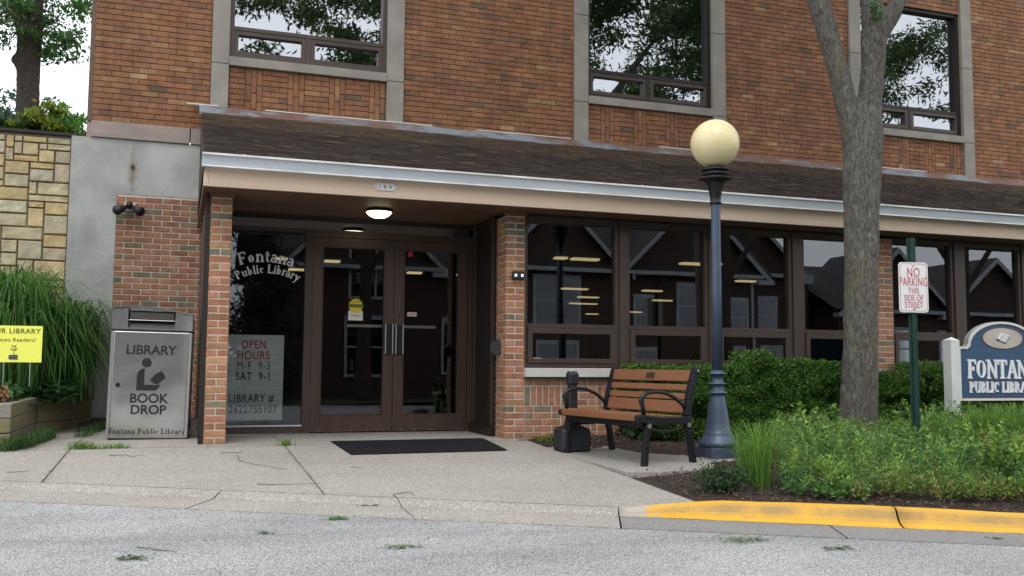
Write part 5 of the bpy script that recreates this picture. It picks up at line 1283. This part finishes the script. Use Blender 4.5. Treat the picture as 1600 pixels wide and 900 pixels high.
# trees across the street (seen in the window reflections)
for i, (x, y, h, r, lab) in enumerate(((5.0, -6.5, 14.5, 4.8, 'tall leafy tree across the street reflected in the left upper window'), (16, -7, 14.0, 4.6, 'tall leafy tree across the street reflected in the middle upper window'), (-7, -9, 10, 3.8, 'broad tree across the street far to the left'), (25, -6.5, 15.5, 5.6, 'leafy tree across the street reflected in the right upper window'))):
    T = empty('street_tree_opposite', (x, y, -.3), label=lab, cat='tree', group='trees across the street')
    tree_skin('trunk', [([(0, 0, 0), (.05, 0, 2.5), (0, .1, 4.5), (.2, 0, h-2.5)], [.28, .2, .17, .08]), ([(0, 0, 3.6), (1.2, .3, 5.4), (2.0, .4, 7)], [.14, .1, .05]), ([(0, 0, 4.0), (-1.2, -.3, 5.8), (-1.9, -.2, 7.4)], [.14, .1, .05])], M['bark_dark'], T, .08, .03)
    crown('crown', [(r*.55*math.cos(a)*q_, r*.55*math.sin(a)*q_, h-2.2+dz, r*.52, .7) for a, q_, dz in ((0, 0, 1.6), (0, 1, 0), (1.3, 1, .5), (2.6, 1, -.3), (3.9, 1, .3), (5.2, 1, -.1), (.7, .6, 1.2), (4.5, .5, -1.8), (1.9, .6, -1.6))], 10500, T, .26, .08, GREENS, tight=.12, per=190)

T = empty('evergreen_tree', (2.1, -8.2, -.3), label='dense evergreen across the street reflected in the entrance sidelight', cat='tree')
MB().tube([(0, 0, 0), (0, 0, 5)], [.16, .05], 8).build('trunk', M['bark_dark'], T)
crown('crown', [(0, 0, 1.2+k*.9, 1.7-k*.16, .8) for k in range(8)], 9000, T, .22, .07, [(.02, .05, .02), (.03, .065, .025)])
# ------------------------------------------------------------------ houses across the street
def house(x0, x1, y, zw, ridge, gables, wins, depth, lab, mat='h_brick', dzg=-.25):
    H = empty('house', ((x0+x1)/2, y, dzg), label=lab, cat='house', group='houses across the street'); cx = (x0+x1)/2
    def B(g, n, m, par=None, **k): g.v = [(a-cx, b-y, c-dzg) for a, b, c in g.v]; return g.build(n, m, par or H, **k)
    g = MB().box(x0, x1, y-depth, y, dzg-.4, zw)
    for (gc, hw_, za) in gables: g.prism([(gc-hw_, zw), (gc+hw_, zw), (gc, za)], y-.3, y)
    B(g, 'wall', M[mat])
    g = MB(); e = .4; g.quad((x0-e, y+e, zw-.1), (x1+e, y+e, zw-.1), (x1+e, y-depth/2, ridge), (x0-e, y-depth/2, ridge)); g.quad((x0-e, y-depth-e, zw-.1), (x1+e, y-depth-e, zw-.1), (x1+e, y-depth/2, ridge), (x0-e, y-depth/2, ridge))
    for (gc, hw_, za) in gables:
        for s in (-1, 1): g.quad((gc, y+.35, za+.12), (gc+s*(hw_+.35), y+.35, zw-.2), (gc+s*(hw_+.35), y-depth/2, zw-.2), (gc, y-depth/2, za+.12))
    rf = B(g, 'roof', M['h_roof'])
    for (gc, hw_, za) in gables:
        for s in (-1, 1):
            g = MB(); g.prism([(gc, za+.10), (gc+s*(hw_+.35), zw-.22), (gc+s*(hw_+.35), zw-.42), (gc, za-.12)], y+.36, y+.40); B(g, 'rake_board', M['white_trim'])
            B(MB().box(gc+s*(hw_+.1)-.35, gc+s*(hw_+.1)+.35, y+.05, y+.42, zw-.42, zw-.25), 'eave_return', M['white_trim'])
    B(MB().box(x0, x1, y+.3, y+.42, zw-.22, zw-.08), 'gutter', M['white_trim'])
    for (wx, wz, ww, wh) in wins:
        W = B(MB().box(wx-ww/2-.1, wx+ww/2+.1, y, y+.06, wz-.1, wz+wh+.14), 'window', M['white_trim'])
        g = MB(); g.quad((wx-ww/2, y+.065, wz), (wx+ww/2, y+.065, wz), (wx+ww/2, y+.065, wz+wh), (wx-ww/2, y+.065, wz+wh)); B(MB().box(wx-ww/2, wx+ww/2, y+.061, y+.064, wz, wz+wh), 'pane_backing', M['room']); B(g, 'pane', M['glass_house'])
        B(MB().box(wx-ww/2, wx+ww/2, y+.066, y+.085, wz+wh/2-.03, wz+wh/2+.03), 'sash_bar', M['white_trim'])
        if ww > 1.2: B(MB().box(wx-.04, wx+.04, y+.066, y+.086, wz, wz+wh), 'sash_bar', M['white_trim'])
    for dx in (x0+.3, x1-.3): B(MB().box(dx-.05, dx+.05, y+.02, y+.1, dzg, zw-.2), 'downspout', M['white_trim'])
    return H
house(2.5, 20.6, -12, 4.25, 8.0, [(12.4, 2.3, 6.6), (17.8, 2.8, 7.0), (6.0, 2.6, 6.9)], [(6.4, 3.1, 1.7, 1.9), (6.2, .4, 1.5, 1.9), (9.5, 3.3, .8, 1.3), (9.3, .5, .8, 1.8), (12.4, 2.2, 1.6, 1.6), (12.4, .1, 1.4, 1.4), (15.8, 2.0, .7, 1.2), (17.8, 2.2, 1.2, 1.5), (19.6, 2.0, .9, 1.2), (15.8, 0, .8, 1.3), (19.4, 0, .9, 1.4)], 9, 'long brown brick townhouse with white gable trim across the street')
house(19.2, 24.5, -14.2, 4.6, 6.0, [(21, 3.0, 7.4)], [(22.4, 2.2, .9, 1.3), (22.6, .1, .9, 1.4)], 8, 'brick house with one tall white-edged gable across the street')
house(25.0, 36, -13, 3.2, 5.3, [(27.8, 2.6, 5.6), (33, 2.6, 5.4)], [(27.8, .8, 1.4, 1.5), (33, .8, 1.4, 1.5), (30.5, .8, .9, 1.4)], 8, 'low brick house with two small gables across the street to the right')
house(-14, -1, -12.5, 5.2, 8, [(-7, 3, 8)], [(-4, 3, 1.2, 1.6), (-4, .4, 1.2, 1.6), (-9, 3, 1.2, 1.6)], 9, 'brick house across the street to the left')
# side lawn strip and pavement across the street
g = MB()
P = [kerb_pt(-40, 11), kerb_pt(-40, 30), kerb_pt(45, 30), kerb_pt(45, 11)]; g.quad(*[(a, b, -.42) for a, b in P]); g.build('verge', M['lawn'], kind='structure')

# ------------------------------------------------------------------ hedges and plants
HG = [(.07, .16, .03), (.09, .205, .036), (.05, .115, .025), (.135, .27, .04), (.10, .18, .038)]
def hedge(x0, x1, y0, y1, ztopf, n, name, lab, cat='hedge', L=.042, W=.018, colors=HG, group=None):
    H = empty(name, ((x0+x1)/2, (y0+y1)/2, 0), label=lab, cat=cat, group=group); cx, cy = H.location.x, H.location.y
    k = int(n*.8); x = nrs.uniform(x0, x1, n); fr = nrs.rand(n); t = nrs.uniform(0, 1, n)
    zt = np.array([ztopf(a) for a in x])
    bump_ = np.array([.17*mnoise.noise(Vector((a*2.3, tt*3.1, 5)))+.06*mnoise.noise(Vector((a*6.5, tt*7, 9))) for a, tt in zip(x, t)])
    z0 = np.array([bed_z(a, y0) for a in x])
    # surface shell: 62% front, 28% top, rest inside
    yf = y0-bump_*1.0+nrs.exponential(.035, n)*1.3; zf = z0+.03+t*(zt-z0-.0)
    rnd_ = np.clip((t-.8)/.2, 0, 1); yf = yf+rnd_**2*.12
    top = fr > .66; yt = nrs.uniform(y0+.03, y1, n); ztt = zt+bump_*.7-nrs.exponential(.03, n)
    y = np.where(top, yt, yf); z = np.where(top, ztt, zf)
    ins = fr > .93; y = np.where(ins, nrs.uniform(y0+.05, y1, n), y); z = np.where(ins, z0+t*(zt-z0)*.9, z)
    C = np.c_[x-cx, y-cy, z]; D = nrs.normal(size=(n, 3))*.8; D[:, 1] -= np.where(top, 0, .9); D[:, 2] += np.where(top, .9, .45)
    leaf_cloud('foliage', C, D, nrs.uniform(.6, 1.25, n)*L, nrs.uniform(.7, 1.2, n)*W, pal(colors, n, .35), M['leaf'], H)
    # woody core that blocks the view through
    g = MB()
    for i in range(int((x1-x0)*9)):
        bx0 = x0+.08+i/9; by = nrs.uniform(y0+.2, y1-.1)
        if bx0 > x1-.05: break
        zt_ = ztopf(bx0)-.1; g.tube([(bx0-cx, by-cy, bed_z(bx0, by)-.03), (bx0-cx+nrs.normal()*.06, by-cy+nrs.normal()*.05, zt_*.5), (bx0-cx+nrs.normal()*.12, by-cy+nrs.normal()*.08, zt_)], [.014, .01, .004], 5)
    g.build('branches', M['bark_dark'], H)
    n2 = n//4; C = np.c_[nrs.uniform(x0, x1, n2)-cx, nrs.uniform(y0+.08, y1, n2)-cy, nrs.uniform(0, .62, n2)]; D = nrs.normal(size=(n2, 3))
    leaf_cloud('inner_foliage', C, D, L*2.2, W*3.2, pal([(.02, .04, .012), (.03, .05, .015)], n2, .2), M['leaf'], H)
    return H
hedge(4.42, 6.30, 8.62, 9.18, lambda x: .74+.05*math.sin(x*2.2)+(.10 if 5.75 < x < 6.0 else 0), 46000, 'clipped_hedge', 'dense green clipped hedge under the windows behind the lamp post')
hedge(6.32, 7.85, 8.55, 9.16, lambda x: .72+.07*math.sin(x*3+1), 36000, 'clipped_hedge', 'rounded green shrub hedge directly behind the tree trunk')
hedge(7.9, 11.5, 8.5, 9.16, lambda x: .70+.05*math.sin(x*2.5), 42000, 'clipped_hedge', 'dark green hedge behind the blue library sign')
# a taller sprig
k = 500; C = np.c_[nrs.normal(5.93, .05, k), nrs.normal(8.75, .05, k), .78+nrs.uniform(-.05, .13, k)]
# perennials in the bed (feathery foliage) - uncountable
def perennials(name, region, nst, hf, colors, leafL, leafW, per, lab=None):
    xs, ys = region(nst); n = len(xs); H_ = hf(xs, ys)*nrs.uniform(.65, 1.15, n); bz = np.array([bed_z(a, b) for a, b in zip(xs, ys)])
    lean = nrs.normal(size=(n, 2))*.22; k = per; t = np.sqrt(nrs.uniform(.03, 1, (n, k)))
    X = xs[:, None]+lean[:, 0:1]*H_[:, None]*t**1.5+nrs.normal(size=(n, k))*.012; Y_ = ys[:, None]+lean[:, 1:2]*H_[:, None]*t**1.5+nrs.normal(size=(n, k))*.012; Z = bz[:, None]+H_[:, None]*t
    C = np.stack([X, Y_, Z], -1).reshape(-1, 3); m = len(C); D = nrs.normal(size=(m, 3)); D[:, 2] = np.abs(D[:, 2])*.6+.35; leafW = leafW*np.repeat(np.clip(1+1.1*np.sin(xs*2.9+ys*1.7), .7, 1.9), k)
    pc = pal(colors, n, .3)
    pn = np.array([mnoise.noise(Vector((a*1.6, b*1.6, 4))) for a, b in zip(xs, ys)])[:, None]*2.2      # drifts of different plants
    pc = pc*(1+np.clip(pn, -.4, .5)*np.array([[.35, .15, -.1]])); pc[nrs.rand(n) < .02] = (.20, .13, .06); pc = np.clip(pc, .01, .6)
    base = np.repeat(pc, k, 0)*(.9+.25*nrs.rand(m, 1))
    base = base*np.repeat(.75+.5*nrs.rand(n, 1), k, 0)
    return leaf_cloud(name, C, D, nrs.uniform(.6, 1.3, m)*leafL, nrs.uniform(.7, 1.2, m)*leafW, base, M['leaf'], kind='stuff')
def reg_front(n):
    x = nrs.uniform(3.9, 10.5, n*3); y = nrs.uniform(3.2, 8.3, n*3); yk_ = 6.92-.445*x
    front = yk_+.46+.10*np.sin(x*2.7)+.07*np.sin(x*7+1)
    ok = (y > front) & (x/y > .70) & ~((x < 4.95) & (y > 7.1))
    ok &= ((x-6.54)**2+(y-8.0)**2 > .09); ok &= ((x-4.585)**2+(y-7.5)**2 > .12)
    return x[ok][:n], y[ok][:n]
FG = [(.15, .28, .065), (.12, .23, .06), (.18, .32, .06), (.21, .34, .10), (.25, .36, .07), (.09, .17, .045)]
def hfront(x, y):
    d = y-(6.92-.445*x); nz = np.array([mnoise.noise(Vector((a*2.1, b*2.1, 7))) for a, b in zip(x, y)]); n2 = np.array([mnoise.noise(Vector((a*6, b*6, 2))) for a, b in zip(x, y)])
    return np.clip(.12+(d-.35)*.26, .11, .30)*np.clip(.92+.75*nz+.55*n2, .25, 1.6)
perennials('yarrow_foliage', reg_front, 9500, hfront, FG, .046, .0105, 22)
def reg_edge(n):
    x = nrs.uniform(4.25, 10, n); return x, 6.92-.445*x+.44+.10*np.sin(x*2.7)+.07*np.sin(x*7+1)+nrs.uniform(-.1, .25, n)
perennials('edge_foliage', reg_edge, 900, lambda x, y: np.full(len(x), .15), [(.20, .28, .05), (.15, .24, .05), (.22, .27, .06), (.12, .2, .05), (.13, .24, .05), (.24, .20, .07), (.16, .26, .06)], .036, .018, 14)
# blue-green grass clumps and individual tufts
def clump(x, y, n, h, reach, wd, colors, name, lab, cat='grass clump', zf=bed_z, rad=.05, group=None, zz=None):
    z = zz if zz is not None else zf(x, y); o = empty(name, (x, y, z), label=lab, cat=cat, group=group)
    a = nrs.uniform(0, 2*math.pi, n); r = np.abs(nrs.normal(0, rad, n)); b = np.c_[np.cos(a)*r, np.sin(a)*r, np.full(n, -.01)]
    blades('blades', b, a+nrs.normal(0, .5, n), nrs.uniform(.55, 1.1, n)*h, nrs.uniform(.3, 1.2, n)*reach, wd, pal(colors, n, .3), M['leaf_open'], o); return o
CG = [(.15, .30, .05), (.20, .36, .06), (.12, .24, .05)]
for i, (px, py, D_, h, lab) in enumerate(((1185, 765, 6.9, .46, 'tall pale green grass tuft at the left end of the planting bed'), (1172, 745, 7.2, .4, 'shorter green grass tuft behind the tallest one in the bed'), (1315, 770, 6.8, .16, 'low grass tuft at the mulch edge below the tree'), (1505, 700, 8.6, .42, 'loose meadow grass beside the white sign post'), (1545, 690, 8.8, .5, 'loose tall meadow grass under the blue sign'), (1590, 700, 8.7, .5, 'loose tall meadow grass at the right edge under the blue sign'))):
    p = atD(px, py, D_); clump(p.x, p.y, 170 if i < 3 else 420, h, h*.75, .006, CG, 'grass_tuft', lab, rad=.06 if i < 3 else .14, group='grass tufts in the planting bed')
p = atD(1128, 764, 6.75); o = empty('small_shrub', (p.x, p.y, bed_z(p.x, p.y)), label='small dark leafy shrub beside the lamp post base', cat='shrub')
k = 1500; C = nrs.normal(size=(k, 3))*[.085, .085, .045]+[0, 0, .08]; leaf_cloud('foliage', C, nrs.normal(size=(k, 3))+[0, 0, .6], .035, .012, pal([(.035, .075, .03), (.05, .095, .035)], k, .3), M['leaf'], o)
MB().tube([(0, 0, -.02), (0, 0, .15)], .008, 6).build('stem', M['bark_dark'], o)
# ornamental grass, left
OG = [(.07, .18, .035), (.05, .13, .027), (.11, .25, .045), (.18, .33, .09), (.06, .15, .03)]
for i, (x, y, h, lab, n) in enumerate(((-1.62, 10.95, 1.22, 'tall arching ornamental grass behind the yellow yard sign', 1500), (-1.22, 11.4, 1.02, 'arching ornamental grass against the concrete wall beside the book return', 1500), (-2.15, 11.1, 1.3, 'arching ornamental grass before the stone wall at the left edge', 1300), (-1.75, 11.45, 1.35, 'ornamental grass at the foot of the limestone wall', 1100))):
    clump(x, y, int(n*.5), h, .80, .020, OG, 'ornamental_grass', lab, rad=.13, group='ornamental grasses in the timber planter', zz=.34)
# leafy ground cover in the planter
k = 2600; x = nrs.uniform(-2.6, -1.02, k); y = nrs.uniform(9.45, 10.7, k); y = np.where(x > -1.42, nrs.uniform(10.7, 11.35, k), y)
z = .36+.14*nrs.rand(k)+.06*np.sin(x*9)*np.cos(y*8)
D = np.c_[nrs.normal(size=(k, 2)), nrs.normal(size=k)*.25]
leaf_cloud('broad_leaf_ground_cover', np.c_[x, y, z], D, nrs.uniform(.06, .11, k), nrs.uniform(.06, .10, k), pal([(.07, .17, .05), (.05, .13, .04), (.09, .2, .07)], k, .25), M['leaf_open'], flat=.35, curl=.3, kind='stuff')
k = 260; x = nrs.uniform(-1.75, -1.42, k); y = nrs.uniform(9.3, 9.6, k); z = .40+.10*nrs.rand(k)
leaf_cloud('dried_leaves', np.c_[x, y, z], nrs.normal(size=(k, 3)), .06, .045, pal([(.28, .15, .07), (.2, .1, .05)], k), M['litter'], flat=.5, kind='stuff')
# grass at the planter foot
def foot_grass(pxs, n, h, name, lab, colors=[(.06, .13, .04), (.08, .16, .05)]):
    C = []
    for _ in range(n):
        u = nrs.rand()*(len(pxs)-1); i = int(u); t = u-i; x = pxs[i][0]*(1-t)+pxs[i+1][0]*t; y = pxs[i][1]*(1-t)+pxs[i+1][1]*t; C.append((x+nrs.normal()*.035, y+nrs.normal()*.03))
    C = np.array(C); c = C.mean(0); o = empty(name, (c[0], c[1], 0), label=lab, cat='grass')
    b = np.c_[C-c, [apron_z(a, b_)-.005 for a, b_ in C]]; blades('blades', b, nrs.uniform(0, 6.28, n), nrs.uniform(.4, 1.1, n)*h, nrs.uniform(.3, 1.2, n)*h, .006, pal(colors, n), M['leaf_open'], o)
foot_grass([(-1.36, 9.02), (-1.24, 9.25), (-1.2, 9.9), (-1.18, 10.4)], 900, .12, 'verge_grass', 'fringe of green grass at the foot of the timber planter')
foot_grass([(-.84, 9.10), (-.66, 9.09)], 150, .07, 'grass_tuft', 'small grass tuft in the pavement joint left of the book return', CG)
foot_grass([(-.60, 9.09), (-.42, 9.09)], 110, .05, 'grass_tuft', 'flat grass tuft in the joint below the book return', CG)
foot_grass([(.95, 9.04), (.96, 9.08)], 60, .07, 'grass_tuft', 'weed in the pavement joint near the door mat', CG)
foot_grass([(-.9, 10.4), (-.75, 11.2)], 160, .10, 'grass_tuft', 'dark grass between planter and book return')
k = 700; x = nrs.uniform(3.42, 3.95, k); y = nrs.normal(9.0, .08, k); leaf_cloud('weed_patch', np.c_[x, y, [bed_z(a, b)+.01+.03*nrs.rand() for a, b in zip(x, y)]], nrs.normal(size=(k, 3)), .03, .016, pal([(.08, .15, .02), (.12, .14, .03)], k), M['leaf'], kind='stuff')

# ------------------------------------------------------------------ litter: twigs, leaves, bits
def surf(x, y):
    return apron_z(x, y) if y > Yk(x) else road_z(x, y)
def twig(ppts, D0z, lab, th=.004, branch=True):
    # ppts: pixel points on the ground
    P = []
    for (px, py) in ppts:
        z = -.1
        for _ in range(12):
            d = ray(px, py); k = (z-CZ)/d.z; x, y = d.x*k, d.y*k; z = surf(x, y)
        P.append((x, y, z+th+.002+rnd.random()*.004))
    Q = []
    for i in range(len(P)-1):
        for k in range(4): t = k/4; Q.append(tuple(P[i][c]*(1-t)+P[i+1][c]*t+(rnd.uniform(-.010, .010) if (k and c < 2) else 0) for c in range(3)))
    P = Q+[P[-1]]; th *= .75
    o = MB().tube(P, [th*(1-.6*i/len(P)) for i in range(len(P))], 6).build('twig', M['twig'], label=lab, cat='twig', group='fallen twigs')
for pts, lab in (([(172, 713), (195, 712), (205, 714), (225, 713)], 'forked twig on the pavement below the book return'), ([(370, 712), (374, 721), (392, 726), (412, 729), (448, 735)], 'long bent twig on the pavement near the door mat'), ([(402, 758), (440, 759), (500, 757)], 'straight dark twig near the kerb below the door mat'), ([(345, 708), (375, 708), (380, 705)], 'short twig beside the left pier'), ([(614, 785), (634, 800), (650, 815)], 'long twig lying across the kerb'), ([(616, 784), (640, 782), (648, 787)], 'short twig on the kerb next to the long one'), ([(10, 739), (38, 739), (46, 735)], 'small twig on the pavement at the far left'), ([(215, 858), (250, 862), (277, 865)], 'thin twig on the asphalt at the left'), ([(318, 680), (330, 692), (322, 700)], 'tiny twig at the foot of the left pier'), ([(548, 731), (568, 732)], 'tiny twig below the door mat')): twig(pts, 0, lab, .0035)
k = 900; X_, Y2 = nrs.uniform(-1.2, 3.3, k), None; Y2 = np.array([nrs.uniform(Yk(a)+.02, 10.2) if nrs.rand() < .8 else nrs.uniform(Yk(a)-1.2, Yk(a)) for a in X_])
Z = np.array([surf(a, b)+.003 for a, b in zip(X_, Y2)]); on = (X_ > 1.4) & (X_ < 2.93) & (Y2 > 8.33) & (Y2 < 9.27); Z[on] += .012
leaf_cloud('leaf_litter', np.c_[X_, Y2, Z], np.c_[nrs.normal(size=(k, 2)), np.zeros(k)], nrs.uniform(.006, .024, k), nrs.uniform(.003, .009, k), pal([(.10, .08, .05), (.06, .05, .035), (.2, .17, .1), (.13, .14, .05)], k), M['litter'], flat=.15, curl=.1, kind='stuff')
C = []  # dark bits along kerb, joints and entrance foot; also stand in for contact shade
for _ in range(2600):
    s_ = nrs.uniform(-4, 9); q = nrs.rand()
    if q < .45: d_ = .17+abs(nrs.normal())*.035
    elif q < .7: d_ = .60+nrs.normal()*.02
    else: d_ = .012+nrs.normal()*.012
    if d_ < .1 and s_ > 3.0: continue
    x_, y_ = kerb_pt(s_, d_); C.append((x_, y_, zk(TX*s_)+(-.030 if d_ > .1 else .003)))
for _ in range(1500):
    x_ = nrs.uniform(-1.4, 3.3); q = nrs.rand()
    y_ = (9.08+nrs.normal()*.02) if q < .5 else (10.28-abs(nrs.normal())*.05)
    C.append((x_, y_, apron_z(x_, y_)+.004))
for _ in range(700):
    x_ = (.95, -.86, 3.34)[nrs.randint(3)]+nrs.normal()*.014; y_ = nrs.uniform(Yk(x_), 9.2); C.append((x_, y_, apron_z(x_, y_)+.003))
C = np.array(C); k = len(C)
leaf_cloud('grit_contact_shade', C, np.c_[nrs.normal(size=(k, 2)), np.zeros(k)], nrs.uniform(.005, .018, k), nrs.uniform(.003, .009, k), pal([(.07, .055, .04), (.045, .04, .03), (.12, .10, .07), (.09, .10, .04)], k), M['litter'], flat=.15, curl=.1, kind='stuff')
def spot(px, py, n, rx, ry, cols, name, lab=None, L=.03):
    z = -.15
    for _ in range(12):
        d = ray(px, py); q = (z-CZ)/d.z; x, y = d.x*q, d.y*q; z = surf(x, y)
    C = np.c_[x+nrs.normal(size=n)*rx, y+nrs.normal(size=n)*ry, np.zeros(n)]; C[:, 2] = [surf(a, b)+.004+nrs.rand()*.008 for a, b in C[:, :2]]
    leaf_cloud(name, C, np.c_[nrs.normal(size=(n, 2)), nrs.normal(size=n)*.1], L, L*.35, pal(cols, n), M['litter'], flat=.3, label=lab, cat='fallen leaves', group='fallen leaf sprays')
GS = [(.14, .22, .10), (.10, .17, .07), (.2, .26, .14)]
spot(206, 874, 70, .04, .02, GS, 'leaf_spray', 'green leaf spray on the asphalt at the lower left'); spot(628, 856, 60, .05, .02, GS, 'leaf_spray', 'green leaf spray on the asphalt below the kerb twig')
spot(526, 812, 60, .035, .015, [(.07, .2, .03), (.1, .24, .04)], 'leaf_spray', 'bright green sprig at the gutter edge'); spot(1165, 845, 130, .09, .04, GS, 'leaf_spray', 'wide leaf spray on the asphalt before the yellow kerb')
spot(1310, 858, 70, .06, .02, GS, 'leaf_spray', 'leaf spray on the asphalt right of the widest one'); spot(415, 834, 25, .02, .01, GS, 'leaf_spray', 'tiny leaf spray on the asphalt left of centre'); spot(590, 791, 50, .05, .02, [(.2, .1, .05), (.14, .08, .04)], 'leaf_spray', 'brown dead leaves lying on the kerb beside the long twig', .035)
spot(450, 808, 8, .02, .01, [(.7, .5, .04)], 'leaf_spray', 'yellow fallen leaf at the gutter edge', .02); spot(1555, 843, 30, .03, .01, GS, 'leaf_spray', 'green leaf spray in the gutter at the far right')

# ------------------------------------------------------------------ render settings
scn.render.engine = 'CYCLES'
scn.cycles.max_bounces = 6; scn.cycles.diffuse_bounces = 3; scn.cycles.glossy_bounces = 3; scn.cycles.transparent_max_bounces = 8; scn.cycles.transmission_bounces = 4
